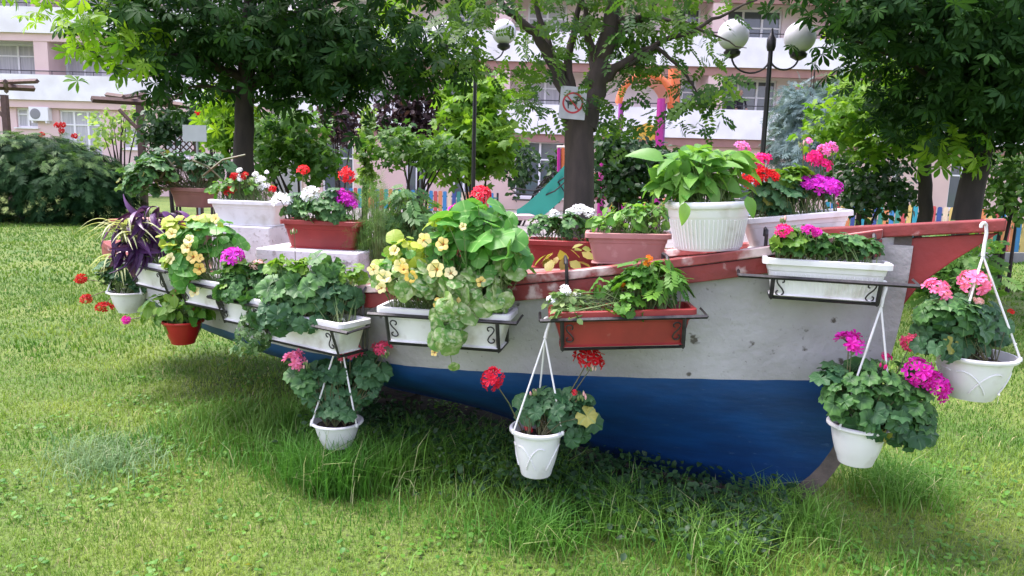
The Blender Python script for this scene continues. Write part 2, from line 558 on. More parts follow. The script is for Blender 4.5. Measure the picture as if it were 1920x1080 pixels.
# ------------------------------------------------------------------ leaf and flower materials
LM_GER = leafmat('geranium_leaf', tint=((.24, .25, .05), .985), c1=(0.030, 0.105, 0.022), c2=(0.095, 0.225, 0.055), trans=0.22, rough=0.5, vein=(0.16, 0.30, 0.10), zone=((0.035, 0.10, 0.03), .30, .62))
LM_GERD = leafmat('geranium_leaf_dark', tint=((.24, .25, .05), .985), c1=(0.022, 0.078, 0.028), c2=(0.060, 0.150, 0.055), trans=0.18, rough=0.5, vein=(0.11, 0.22, 0.09))
LM_GERL = leafmat('geranium_leaf_light', (0.070, 0.190, 0.020), (0.190, 0.330, 0.045), 0.30, 0.5, vein=(0.24, 0.38, 0.10))
LM_NAS = leafmat('nasturtium_leaf', tint=((.24, .25, .05), .985), c1=(0.055, 0.210, 0.030), c2=(0.130, 0.340, 0.060), trans=0.30, rough=0.42, vein=(0.30, 0.48, 0.16), zone=((0.28, 0.46, 0.14), .03, .16))
LM_NASV = leafmat('nasturtium_variegated', (0.090, 0.240, 0.050), (0.230, 0.370, 0.090), 0.28, 0.45, spot=((0.52, 0.57, 0.34), 1.7, 0.46, 0.68))
LM_NASY = leafmat('nasturtium_leaf_yellow', (0.20, 0.33, 0.03), (0.42, 0.48, 0.06), 0.35, 0.45, vein=(0.48, 0.54, 0.16))
LM_BROAD = leafmat('broad_leaf', c1=(0.075, 0.220, 0.035), c2=(0.200, 0.390, 0.075), trans=0.35, rough=0.40)
LM_MARI = leafmat('marigold_leaf', tint=((.24, .25, .05), .985), c1=(0.050, 0.165, 0.020), c2=(0.130, 0.290, 0.035), trans=0.3, rough=0.5)
LM_PETU = leafmat('petunia_leaf', (0.09, 0.20, 0.05), (0.26, 0.36, 0.13), 0.3, 0.5)
LM_PURP = leafmat('purple_heart_leaf', (0.030, 0.008, 0.045), (0.110, 0.040, 0.140), 0.15, 0.35)
LM_SPID = leafmat('spider_plant_leaf', (0.30, 0.36, 0.15), (0.55, 0.57, 0.33), 0.3, 0.45)
LM_TOM = leafmat('tomato_leaf', (0.040, 0.120, 0.025), (0.100, 0.230, 0.055), 0.28, 0.5)
LM_IVY = leafmat('ivy_leaf', (0.035, 0.115, 0.028), (0.20, 0.32, 0.12), 0.2, 0.45, spot=((0.45, 0.52, 0.32), 3.0, 0.60, 0.66))
LM_FENN = leafmat('fennel_frond', (0.070, 0.190, 0.030), (0.160, 0.300, 0.055), 0.3, 0.5)
LM_AUT = leafmat('fading_leaf', (0.22, 0.27, 0.05), (0.36, 0.24, 0.07), 0.35, 0.5)
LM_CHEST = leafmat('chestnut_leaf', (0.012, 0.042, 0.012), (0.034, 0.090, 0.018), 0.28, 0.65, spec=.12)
LM_CHEST_LIT = leafmat('chestnut_leaf_lit', (0.10, 0.24, 0.018), (0.22, 0.37, 0.030), 0.5, 0.5)  # bright copy of the chestnut leaf, backlight painted into its colour
LM_ACACIA = leafmat('pinnate_leaf', (0.026, 0.082, 0.018), (0.110, 0.215, 0.032), 0.42, 0.5)
LM_MAPLE = leafmat('maple_leaf', (0.080, 0.210, 0.022), (0.200, 0.350, 0.038), 0.42, 0.5)
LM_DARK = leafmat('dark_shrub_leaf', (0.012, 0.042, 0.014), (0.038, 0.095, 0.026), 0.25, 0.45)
LM_MID = leafmat('shrub_leaf', (0.035, 0.115, 0.022), (0.120, 0.240, 0.045), 0.35, 0.5)
LM_PLUM = leafmat('plum_leaf', (0.016, 0.010, 0.014), (0.060, 0.030, 0.040), 0.25, 0.5)
LM_CEDAR = leafmat('blue_cedar_needle', (0.085, 0.150, 0.150), (0.190, 0.275, 0.270), 0.2, 0.6)
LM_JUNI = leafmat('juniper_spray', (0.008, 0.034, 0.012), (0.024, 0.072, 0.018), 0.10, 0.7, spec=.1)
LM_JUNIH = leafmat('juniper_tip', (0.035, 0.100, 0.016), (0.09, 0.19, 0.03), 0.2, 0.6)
LM_VINE = leafmat('vine_leaf', (0.14, 0.27, 0.06), (0.30, 0.42, 0.14), 0.4, 0.5)
M_STEM = mat('green_stem', (0.10, 0.19, 0.045), 0.55, (0.16, 0.21, 0.07), 20)
M_STEMR = mat('reddish_stem', (0.075, 0.11, 0.035), 0.55, (0.12, 0.085, 0.04), 20)
M_BARK = mat('bark', (0.042, 0.032, 0.026), 0.9, (0.020, 0.016, 0.014), 9, 8, bump=1.0, bscale=16, stretch=(1, 1, .3))
M_BARKL = mat('bark_grey_brown', (0.066, 0.050, 0.042), 0.9, (0.034, 0.027, 0.023), 9, 8, bump=1.0, bscale=16, stretch=(1, 1, .3))
def petal(name, c1, c2, zone=None): return leafmat(name, c1, c2, 0.25, 0.55, zone=zone)
PM = {
    'red': petal('petal_red', (0.62, 0.010, 0.018), (0.78, 0.022, 0.030)),
    'crimson': petal('petal_crimson', (0.50, 0.010, 0.030), (0.72, 0.018, 0.060)),
    'dred': petal('petal_deep_red', (0.46, 0.006, 0.010), (0.62, 0.012, 0.014)),
    'magenta': petal('petal_magenta', (0.60, 0.012, 0.36), (0.74, 0.030, 0.52)),
    'violet': petal('petal_violet', (0.52, 0.020, 0.48), (0.66, 0.040, 0.62)),
    'cerise': petal('petal_cerise', (0.68, 0.012, 0.20), (0.82, 0.030, 0.30)),
    'pink': petal('petal_pink', (0.76, 0.14, 0.34), (0.86, 0.28, 0.48)),
    'rose': petal('petal_rose', (0.66, 0.05, 0.16), (0.80, 0.12, 0.24)),
    'pale': petal('petal_pale_pink', (0.75, 0.42, 0.42), (0.85, 0.62, 0.55)),
    'white': leafmat('petal_white', (0.86, 0.87, 0.86), (0.92, 0.93, 0.93), 0.06, 0.6),
    'orange': petal('petal_orange', (0.75, 0.20, 0.010), (0.82, 0.32, 0.02)),
    'pinkpurple': petal('petal_pink_purple', (0.70, 0.10, 0.46), (0.84, 0.34, 0.66)),
}
PM_NAS = leafmat('petal_nasturtium', (0.78, 0.55, 0.10), (0.85, 0.66, 0.22), 0.25, 0.5, zone=((0.45, 0.06, 0.01), .10, .34))
PM_NASP = leafmat('petal_nasturtium_pale', (0.80, 0.70, 0.28), (0.86, 0.78, 0.42), 0.25, 0.5, zone=((0.55, 0.20, 0.03), .08, .28))

def flower_template(seed, nflor=24, dome=1.15, fl=.36):
    """geranium head: loose dome of five-petalled florets, unit radius"""
    r = random.Random(seed); mb = MB()
    ex, ey, skip = r.uniform(.82, 1.1), r.uniform(.82, 1.1), r.uniform(0, 6.28)
    for i in range(nflor):
        t = (i + .5) / nflor
        th = math.acos(1 - t * dome); ph = i * 2.39996 + r.uniform(-.4, .4)
        if th > .7 and math.cos(ph - skip) > .75 and r.random() < .6: continue
        d = Vector((math.sin(th) * math.cos(ph), math.sin(th) * math.sin(ph), math.cos(th)))
        d = (d + Vector((r.uniform(-.25, .25), r.uniform(-.25, .25), r.uniform(-.2, .2)))).normalized()
        c = Vector((d.x * .80 * ex, d.y * .80 * ey, d.z * .66)) * r.uniform(.72, 1.16)
        B = basis(d, Vector((r.uniform(-1, 1), r.uniform(-1, 1), r.uniform(-1, 1))))
        s_ = fl * r.uniform(.7, 1.2)
        for k in range(5):
            a = 2 * math.pi * k / 5
            def q(rad, da, z): return c + B @ Vector((math.sin(a + da) * rad * s_, math.cos(a + da) * rad * s_, z * s_))
            j = r.uniform(-.25, .3)
            mb.add([c - d * .05, q(.55, -.50, .10), q(1.0, -.30, .12 + j), q(1.12, .0, .02 + j), q(1.0, .30, .12 + j), q(.55, .50, .10)], [(0, 5, 4, 3), (0, 3, 2, 1)])
    return mb
def with_rnd(me, step=30):
    n = len(me.vertices); a = me.attributes.new('rnd', 'FLOAT', 'POINT')
    a.data.foreach_set('value', np.repeat(rs.random(n // step + 1), step)[:n].astype(np.float32))
    return me
_flcache = {}
def flower_mesh(col, k):
    key = (col, k % 6)
    if key not in _flcache: _flcache[key] = with_rnd(flower_template(k % 6 * 7 + 1).mesh('flower_head', PM[col], False))
    return _flcache[key]
def nas_template(seed):
    r = random.Random(seed); mb = MB()
    for k in range(5):
        a = 2 * math.pi * k / 5 + r.uniform(-.1, .1)
        def q(rad, da, z): return Vector((math.sin(a + da) * rad, math.cos(a + da) * rad, z))
        j = r.uniform(-.1, .1)
        mb.add([(0, 0, -.35), q(.35, -.5, .05), q(.8, -.62, .22 + j), q(1.02, -.2, .16 + j), q(1.02, .2, .16 + j), q(.8, .62, .22 + j), q(.35, .5, .05)], [(0, 6, 1), (1, 6, 5, 2), (2, 5, 4, 3)])
    mb.tube([(0, 0, -.3), (0, 0, -.9)], [.14, .04], 5)
    return mb
NASM = [nas_template(s).mesh('flower', PM_NAS, True) for s in (1, 2, 3)]
NASMP = [nas_template(s).mesh('flower', PM_NASP, True) for s in (4, 5)]
def marigold_mesh():
    return flower_template(3, 30, 1.3, .5).mesh('flower_head', PM['orange'])

# ------------------------------------------------------------------ a plant growing in a thing
class Plant:
    def __init__(s, root, soil, seed=0):
        """soil: list of world points the stems leave from"""
        s.root, s.soil = root, soil
        s.Minv = root.matrix_basis.inverted()
        s.stems = MB(); s.n = 0
    def _stem(s, base, top, r0=.0022, sag=0.0, mb=None):
        mid = (base + top) / 2 + Vector((0, 0, .25 * (top - base).xy.length)) - Vector((0, 0, sag))
        pts = [base, base * .25 + mid * .55 + top * .2, top]
        (mb or s.stems).tube([s.Minv @ p for p in pts], [r0, r0 * .9, r0 * .7], 4, False)
    def leaves(s, blobs, meshes, n, size, up=.7, out=.8, jit=.45, shell=.45, droop=.35, stems=True, top=True, r0=.002, joined=None, face=None):
        """blobs: (px, py, rx_px, ry_px, Y, depth_m[, weight])"""
        W = []
        for b in blobs:
            c = P(b[0], b[1], b[4]); k = (c - Vector(_C)).dot(Vector(_fw)) / F_PX
            W.append((c, b[2] * k, b[5], b[3] * k, (b[6] if len(b) > 6 else 1) * b[2] * b[3]))
        tot = sum(w[4] for w in W)
        Ms = []
        for c, rx, ry, rz, w in W:
            for _ in range(max(1, round(n * 1.35 * w / tot))):
                d = rdir()
                if top and d.z < -.7: d.z *= -.6; d.normalize()
                q = (shell + (1 - shell) * random.random()) ** .8
                pos = c + Vector((d.x * rx, d.y * ry, d.z * rz)) * q
                nr = Vector((d.x, d.y, d.z)) * out + Vector((0, 0, up)) + rv(jit)
                if face: nr += face
                tip = Vector((d.x, d.y, -droop)) + rv(.35)
                M = leaf_M(pos, nr, tip, size * random.uniform(.45, 1.3))
                Ms.append(M)
                if stems and random.random() < .75:
                    b0 = min(random.sample(s.soil, min(3, len(s.soil))), key=lambda p: (p - pos).length)
                    s._stem(b0, pos, r0)
        if joined:
            bulk(joined[0], joined[1], joined[2], Ms, s.root, s.Minv)
        else:
            for M in Ms:
                link('leaf', random.choice(meshes), s.root, s.Minv @ M)
        return Ms
    def flower(s, px, py, Y, wpx, col, tilt=None, squash=.85, stem=True, base=None):
        c = P(px, py, Y); k = (c - Vector(_C)).dot(Vector(_fw)) / F_PX
        r = wpx * k / 2 * 1.14
        nr = (tilt or Vector((random.uniform(-.3, .3), -.45, .8)))
        M = leaf_M(c - nr.normalized() * r * .3, nr, rdir(), r)
        M = M @ Matrix.Diagonal((random.uniform(.88, 1.12), random.uniform(.88, 1.12), squash * random.uniform(.85, 1.1), 1))
        s.n += random.randrange(1, 5)
        o = link('flower_head', flower_mesh(col, s.n), s.root, s.Minv @ M)
        if stem:
            b0 = base or min(s.soil, key=lambda p: (p - c).length)
            mb = MB(); s._stem(b0, c - nr.normalized() * r * .2, .0032, 0, mb)
            for k_ in range(5):
                d = rdir(); d.z = -abs(d.z) * .3
                p1 = s.Minv @ (c - nr.normalized() * r * .35); p2 = s.Minv @ (c + (d * .6 + nr.normalized() * .15) * r)
                mb.tube([p1, p2], [.0016, .0012], 4, False)
            mb.build('flower_stem', M_STEMR, s.root, True)
        return o
    def buds(s, px, py, Y, wpx, col='pale'):
        c = P(px, py, Y); k = c.y / F_PX; r = wpx * k / 2
        mb = MB()
        for i in range(9):
            d = rdir(); d.z = d.z * .6
            p = s.Minv @ (c + d * r * .8)
            mb.tube([s.Minv @ (c - Vector((0, 0, r * .5))), p], [.0012, .0012], 4, False)
            mb.lathe([(.001, -.010), (.004, -.004), (.0045, .003), (.001, .010)], 6, p, mi=1 if i % 3 == 0 else 0)
        mb.build('bud_cluster', [M_STEM, PM[col]], s.root, True)
        m2 = MB(); s._stem(min(s.soil, key=lambda p: (p - c).length), c, .0028, 0, m2); m2.build('flower_stem', M_STEMR, s.root, True)
    def nas(s, px, py, Y, wpx, pale=False, orange=False):
        c = P(px, py, Y); k = c.y / F_PX
        nr = Vector((random.uniform(-.5, .5), -1, random.uniform(.1, .7)))
        o = link('flower', random.choice(NASMP if pale else NASM), s.root, s.Minv @ leaf_M(c, nr, rdir(), wpx * k / 2))
        s._stem(min(s.soil, key=lambda p: (p - c).length), c, .002)
    def done(s, m=None):
        if s.stems.v: stuff(s.stems.build('stems', m or M_STEM, s.root, True))

# ================================================================== GROUND
def ground_mat():
    m, nt, N, L, b = nodes_of('lawn_soil_and_thatch')
    tc = N.new('ShaderNodeTexCoord')
    n1 = N.new('ShaderNodeTexNoise'); n1.inputs['Scale'].default_value = 0.9; n1.inputs['Detail'].default_value = 6
    n2 = N.new('ShaderNodeTexNoise'); n2.inputs['Scale'].default_value = 45; n2.inputs['Detail'].default_value = 6
    for n in (n1, n2): L.new(tc.outputs['Object'], n.inputs['Vector'])
    mx = N.new('ShaderNodeMix'); mx.data_type = 'RGBA'
    mx.inputs['A'].default_value, mx.inputs['B'].default_value = (0.075, 0.150, 0.018, 1), (0.150, 0.210, 0.036, 1)
    r = N.new('ShaderNodeMapRange'); r.inputs[1].default_value, r.inputs[2].default_value = .38, .62
    L.new(n1.outputs['Fac'], r.inputs[0]); L.new(r.outputs[0], mx.inputs['Factor'])
    m2 = N.new('ShaderNodeMix'); m2.data_type = 'RGBA'
    r2 = N.new('ShaderNodeMapRange'); r2.inputs[1].default_value, r2.inputs[2].default_value = .45, .7
    L.new(n2.outputs['Fac'], r2.inputs[0]); L.new(r2.outputs[0], m2.inputs['Factor'])
    L.new(mx.outputs['Result'], m2.inputs['A']); m2.inputs['B'].default_value = (0.06, 0.075, 0.02, 1)
    L.new(m2.outputs['Result'], b.inputs['Base Color'])
    b.inputs['Roughness'].default_value = .95
    bp = N.new('ShaderNodeBump'); bp.inputs['Strength'].default_value = .8; bp.inputs['Distance'].default_value = .03
    L.new(n2.outputs['Fac'], bp.inputs['Height']); L.new(bp.outputs[0], b.inputs['Normal'])
    return m
mb = MB(); mb.add([(-200, -60, 0), (200, -60, 0), (200, 300, 0), (-200, 300, 0)], [(0, 1, 2, 3)])
struct(mb.build('lawn', ground_mat()))
M_PAVE = mat('playground_paving', (0.20, 0.185, 0.18), .9, (0.26, 0.24, 0.235), 2.5, bump=.2)
mb = MB(); mb.add([(-7.5, 15.5, .012), (9.6, 15.5, .012), (9.6, 29.5, .012), (-7.5, 29.5, .012)], [(0, 1, 2, 3)])
struct(mb.build('playground_paving', M_PAVE))

# ================================================================== BOAT
M_EARTH_SHADE = mat('earth_with_hull_shade', (.013, .011, .008), .95, (.028, .022, .015), 14, bump=.8, bscale=30)  # near-black earth colour with the hull's shade painted in
TH = R_(30)
AX = Vector((math.cos(TH), -math.sin(TH), 0)); NN = Vector((-math.sin(TH), -math.cos(TH), 0))
BL = 5.2; BOW = Vector((1.62, 3.1, 0)); STERN = BOW - AX * BL
BMAX, SM = .80, 2.3
def b_half(s):
    if s > SM: return BMAX * max(0, 1 - ((s - SM) / (BL - SM)) ** 2.4)
    return BMAX * (1 - .66 * ((SM - s) / SM) ** 2.0)
def z_sheer(s):
    u = s / BL
    return .845 + .440 * max(0, (u - .40) / .60) ** 1.55 + .05 * max(0, (.3 - u) / .3)
def z_water(s):
    u = s / BL
    return .545 + .0009 * math.sin(41 * s) + .001 * math.sin(17 * s + 1) + .11 * max(0, (u - .5) / .5) ** 1.3 + .15 * max(0, (.5 - u) / .5) ** 1.4
SF = BL - .46
def z_keel(s):
    if s <= SF:
        k = min(1, max(0, (4.25 - s) / 1.3))
        return .02 + .13 * k * k * (3 - 2 * k) + .50 * max(0, (2.5 - s) / 2.5) ** 1.15
    q = min(1, (s - SF) / (BL - SF))
    return .02 + (z_sheer(BL) - .02) * (1 - math.sqrt(max(0, 1 - q ** 2.1)))
def half(s, z):
    zk, zs_ = z_keel(s), z_sheer(s)
    u = min(1, max(0, (z - zk) / max(1e-5, zs_ - zk)))
    k = min(1, max(0, (s - 3.3) / 1.7))
    w = max(.12, (z_water(s) - zk) / max(.05, zs_ - zk))
    if u >= w: full = .95 + .05 * (u - w) / (1 - w)
    else: full = .95 * math.sin(math.pi / 2 * (u / w) ** .95) ** 1.35
    vee = u ** .58 * .80 + .20 * u
    f = full * (1 - k * .85) + vee * k * .85
    return b_half(s) * f + .012
def bpt(s, t, z): return STERN + AX * s + NN * t + Vector((0, 0, z))
def gun(s, out=0.0, dz=0.0): return bpt(s, half(s, z_sheer(s)) + out, z_sheer(s) + dz)
def gtan(s):
    t = gun(s + .02) - gun(s - .02); t.z = 0
    return t.normalized()

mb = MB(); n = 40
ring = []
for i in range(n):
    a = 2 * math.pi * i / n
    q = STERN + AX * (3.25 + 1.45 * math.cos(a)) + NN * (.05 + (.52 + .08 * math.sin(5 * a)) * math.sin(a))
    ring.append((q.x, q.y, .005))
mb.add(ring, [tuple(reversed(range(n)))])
if mb.f: struct(mb.build('hull_shade_earth', M_EARTH_SHADE))  # dark earth sheet added to deepen the shade under the boat
boat = thing('flower_boat', 'old wooden boat with white topsides, blue bottom and red rails, used as a planter', 'boat', Matrix.Translation(STERN))
BI = Matrix.Translation(-STERN)
def bl(p): return BI @ p
stations = [i / 140 * BL for i in range(140)] + [BL - .015, BL]
def skin_rows(zlo, zhi, nr, name, m, lift=0.0):
    mb = MB(); S = len(stations)
    for side in (1, -1):
        o = len(mb.v)
        for s in stations:
            lo, hi = zlo(s), zhi(s)
            lo = max(lo, z_keel(s)); hi = max(hi, lo + 1e-4)
            for j in range(nr + 1):
                z = lo + (hi - lo) * j / nr
                mb.v.append(tuple(bl(bpt(s, side * (half(s, z) + lift), z))))
        for i in range(S - 1):
            for j in range(nr):
                a = o + i * (nr + 1) + j; q = (a, a + nr + 1, a + nr + 2, a + 1)
                mb.f.append(q if side == 1 else q[::-1]); mb.m.append(0)
    # stern closure
    n1 = nr + 1
    for j in range(nr):
        a, b_ = j, S * n1 + j
        mb.f.append((a, a + 1, b_ + 1, b_)); mb.m.append(0)
    return mb.build(name, m, boat, True)
skin_rows(z_keel, z_water, 12, 'hull_bottom', M_HULLB)
skin_rows(z_water, z_sheer, 10, 'hull_side', M_HULLW)
# keel and stem strip
mb = MB(); prof = []
for i in range(46):
    s = 4.35 + (SF - 4.35) * i / 24 if i <= 24 else SF + (BL - SF) * (1 - (1 - (i - 24) / 21) ** 2)
    prof.append((s, z_keel(s)))
w = .028
o = 0
for s, z in prof:
    dz = .004 + .051 * min(1, max(0, (s - 4.1) / .5))
    fwd = .0 if s < SF else .045 * min(1, (s - SF) / .12)
    ss = s + fwd
    zz = z - (dz if s < SF else dz * max(0, 1 - (s - SF) / .3))
    w = .010 + .018 * min(1, max(0, (s - 4.1) / .5))
    mb.v += [tuple(bl(bpt(s - .02, w, z + .03))), tuple(bl(bpt(ss, w, zz))), tuple(bl(bpt(ss, -w, zz))), tuple(bl(bpt(s - .02, -w, z + .03)))]
for i in range(len(prof) - 1):
    a = 4 * i
    for j in range(4): mb.f.append((a + j, a + (j + 1) % 4, a + 4 + (j + 1) % 4, a + 4 + j)); mb.m.append(0)
for s0 in (2.5,):
    q = bl(bpt(s0, 0, 0)); h = z_keel(s0) - .02
    MB().box((q.x, q.y, h / 2), (.30, .16, h), Matrix.Rotation(-TH, 3, 'Z')).build('support_block', M_EARTH_SHADE, boat)
mb.build('keel', M_KEEL, boat, True)
# white stem post above the water
mb = MB(); rows = []
for i in range(10):
    z = .62 + (z_sheer(BL) - .66) * i / 9
    lo, hi = SF, BL
    for _ in range(30):
        md = (lo + hi) / 2
        if z_keel(md) < z: lo = md
        else: hi = md
    rows.append((lo, z))
for s, z in rows:
    mb.v += [tuple(bl(bpt(s - .07, .045, z))), tuple(bl(bpt(s + .052, .036, z))), tuple(bl(bpt(s + .052, -.036, z))), tuple(bl(bpt(s - .07, -.045, z)))]
for i in range(9):
    a = 4 * i
    for j in range(4): mb.f.append((a + j, a + (j + 1) % 4, a + 4 + (j + 1) % 4, a + 4 + j)); mb.m.append(0)
mb.f.append((3, 2, 1, 0)); mb.m.append(0)
mb.f.append((36, 37, 38, 39)); mb.m.append(0)
mb.build('stem_post', M_HULLW, boat, False)

def strip(s0, s1, side, o0, o1, z0, z1, name, m, n=14, bevel=.004):
    """board along the gunwale between offsets and heights relative to the sheer"""
    mb = MB()
    for i in range(n + 1):
        s = s0 + (s1 - s0) * i / n
        h = half(s, z_sheer(s))
        for (oo, zz) in ((o0, z0), (o1, z0), (o1, z1), (o0, z1)):
            t = max(.004, h + oo)
            mb.v.append(tuple(bl(bpt(s, side * t, z_sheer(s) + zz))))
    for i in range(n):
        a = 4 * i
        for j in range(4):
            q = (a + j, a + 4 + j, a + 4 + (j + 1) % 4, a + (j + 1) % 4)
            mb.f.append(q if side == 1 else q[::-1]); mb.m.append(0)
    e = 4 * n
    mb.f += [(0, 1, 2, 3), (e + 3, e + 2, e + 1, e)]; mb.m += [0, 0]
    return mb.build(name, m, boat, False, bevel=bevel)
cuts = [0.02, 1.3, 2.35, 3.35, 4.25, BL - .06]
for side in (1, -1):
    for a, b_ in zip(cuts[:-1], cuts[1:]):
        strip(a + .003, b_ - .003, side, -.01, .030, -.075, -.004, 'rail_board', M_REDWOOD)
        strip(a + .10, b_ + (.10 if b_ < 5 else 0) - .005, side, -.10, .042, .0, .038, 'cap_board', M_CAPWOOD)
# deck planks, side by side along the boat
for k in range(9):
    t0, t1 = -.9 + .2 * k, -.9 + .2 * (k + 1) - .006
    mb = MB(); pts = []
    for i in range(25):
        s = .04 + (BL - .12) * i / 24
        lim = max(0, half(s, z_sheer(s)) - .025)
        a, b_ = max(-lim, min(lim, t0)), max(-lim, min(lim, t1))
        if b_ - a > .004: pts.append((s, a, b_))
    for s, a, b_ in pts:
        z = z_sheer(s) - .035
        mb.v += [tuple(bl(bpt(s, a, z))), tuple(bl(bpt(s, b_, z))), tuple(bl(bpt(s, b_, z - .02))), tuple(bl(bpt(s, a, z - .02)))]
    for i in range(len(pts) - 1):
        a = 4 * i
        for j in range(4): mb.f.append((a + j, a + (j + 1) % 4, a + 4 + (j + 1) % 4, a + 4 + j)); mb.m.append(0)
    if pts: mb.build('deck_plank', M_DECKW, boat)
# bow: beam that runs on over the stem, knee below it
zb = z_sheer(BL)
def beam(s0, s1, z0, z1, w, h0, h1, name, m, side=0):
    mb = MB()
    mb.v = [tuple(bl(bpt(s, side + sy * w, z + dz))) for s, z, h in ((s0, z0, h0), (s1, z1, h1)) for sy, dz in ((-1, -h), (1, -h), (1, 0), (-1, 0))]
    mb.f = [(0, 1, 2, 3), (7, 6, 5, 4), (0, 4, 5, 1), (1, 5, 6, 2), (2, 6, 7, 3), (3, 7, 4, 0)]; mb.m = [0] * 6
    return mb.build(name, m, boat, bevel=.006)
beam(BL - .34, BL + .36, zb + .008, zb + .088, .050, .055, .048, 'bow_beam', M_REDWOOD)
tk = .022
pts = [bl(bpt(BL + .035, tk, zb - .010)), bl(bpt(BL + .34, tk, zb + .030)), bl(bpt(BL + .20, tk, zb - .09)), bl(bpt(BL + .09, tk, zb - .20)), bl(bpt(BL + .035, tk, zb - .30))]
MB().prism(pts, -NN * 2 * tk).build('stem_knee', M_REDWOOD2, boat, bevel=.004)

# raised plank seat at the stern
for i in range(4):
    mb = MB()
    z = 1.07
    s0 = .25 + i * .17
    mb.v = [tuple(bl(bpt(s, t, zz))) for zz in (z, z + .025) for s, t in ((s0, -.45), (s0 + .16, -.45), (s0 + .16, .40), (s0, .40))]
    mb.f = [(3, 2, 1, 0), (4, 5, 6, 7), (0, 1, 5, 4), (1, 2, 6, 5), (2, 3, 7, 6), (3, 0, 4, 7)]; mb.m = [0] * 6
    mb.build('seat_plank', M_CAPWOOD, boat)
for s0 in (.34, .80):
    for t in (-.36, .32):
        q = bl(bpt(s0, t, .0)); zlo = z_sheer(s0) - .034
        MB().box((q.x, q.y, (zlo + 1.069) / 2), (.06, .06, 1.069 - zlo)).build('seat_post', M_DECKW, boat)

# ================================================================== planter kit
def rrect(lx, ly, r, n=3):
    pts = []
    for cx, cy, a0 in ((lx - r, ly - r, 0), (-lx + r, ly - r, 90), (-lx + r, -ly + r, 180), (lx - r, -ly + r, 270)):
        for i in range(n + 1):
            a = R_(a0 + 90 * i / n); pts.append((cx + r * math.cos(a), cy + r * math.sin(a)))
    return pts
def trough(mb, L, W, H, taper=.85, rim=.012, rimh=.025, wall=.006, soil=.75, ribs=0):
    """open trough; origin bottom centre; returns soil height"""
    lv = []
    def ring(l, w_, z, r=.025): lv.append([(x, y, z) for x, y in rrect(l / 2, w_ / 2, r)])
    b = taper
    ring(L * b, W * (b - .08), 0); 
    def at(t): return L * (b + (1 - b) * t) - 2 * rim, W * (b - .08 + (1 - b + .08) * t) - 2 * rim
    l, w_ = at(.06); ring(l, w_, H * .04)
    zr = H - rimh
    l, w_ = at(.66); ring(l, w_, H * .66)
    ring(l + .006, w_ + .006, H * .675)
    l, w_ = at(zr / H); ring(l + .004, w_ + .004, zr)
    ring(L, W, zr + .001); ring(L, W, H - .003); ring(L - .006, W - .006, H)
    ring(L - 2 * rim - .014, W - 2 * rim - .014, H); ring(L - 2 * rim - .02, W - 2 * rim - .02, H - .01)
    zs_ = H * soil
    l, w_ = at(soil); ring(l - 2 * wall, w_ - 2 * wall, zs_)
    n = len(lv[0]); o = len(mb.v)
    for q in lv: mb.v += q
    for i in range(len(lv) - 1):
        for k in range(n):
            a, c = o + i * n + k, o + i * n + (k + 1) % n
            mb.f.append((a, c, c + n, a + n)); mb.m.append(0)
    mb.f.append(tuple(o + k for k in reversed(range(n)))); mb.m.append(0)
    return zs_, l - 2 * wall, w_ - 2 * wall
def soil_patch(mb, l, w_, z):
    n, m_ = 14, 6; o = len(mb.v)
    for i in range(n + 1):
        for j in range(m_ + 1):
            mb.v.append((l * (i / n - .5), w_ * (j / m_ - .5), z + random.uniform(-.004, .010)))
    for i in range(n):
        for j in range(m_):
            a = o + i * (m_ + 1) + j
            mb.f.append((a, a + m_ + 1, a + m_ + 2, a + 1)); mb.m.append(0)
def box_planter(name, label, M, L, W, H, m, group=None, taper=.86, ribbed=False):
    """returns thing and world soil points"""
    t = thing(name, label, 'planter', M, group)
    mb = MB(); z, l, w_ = trough(mb, L, W, H, taper)
    body = mb.build('trough', m, t, True)
    if ribbed:
        mr = MB(); nr = int(L / .02)
        for sd in (-1, 1):
            for i in range(nr):
                x = (i + .5) / nr * .86 - .43
                for t0, t1 in ((.10, .60),):
                    def yy(tt): return sd * ((W * (taper - .08 + (1 - taper + .08) * tt) / 2 - .012) + .0005)
                    xs0, xs1 = x * L * (taper + (1 - taper) * t0), x * L * (taper + (1 - taper) * t1)
                    mr.tube([(xs0, yy(t0), H * t0), (xs1, yy(t1), H * t1)], .0028, 5)
        stuff(mr.build('ribs', m, t, True))
    mb = MB(); soil_patch(mb, l, w_, z); mb.build('soil', M_SOIL, t, True)
    pts = [M @ Vector((l * (i / 8 - .5) * .85, w_ * k * .3, z)) for i in range(9) for k in (-1, 0, 1)]
    return t, pts
def flat_shade(o):
    o.data.polygons.foreach_set('use_smooth', [False] * len(o.data.polygons))

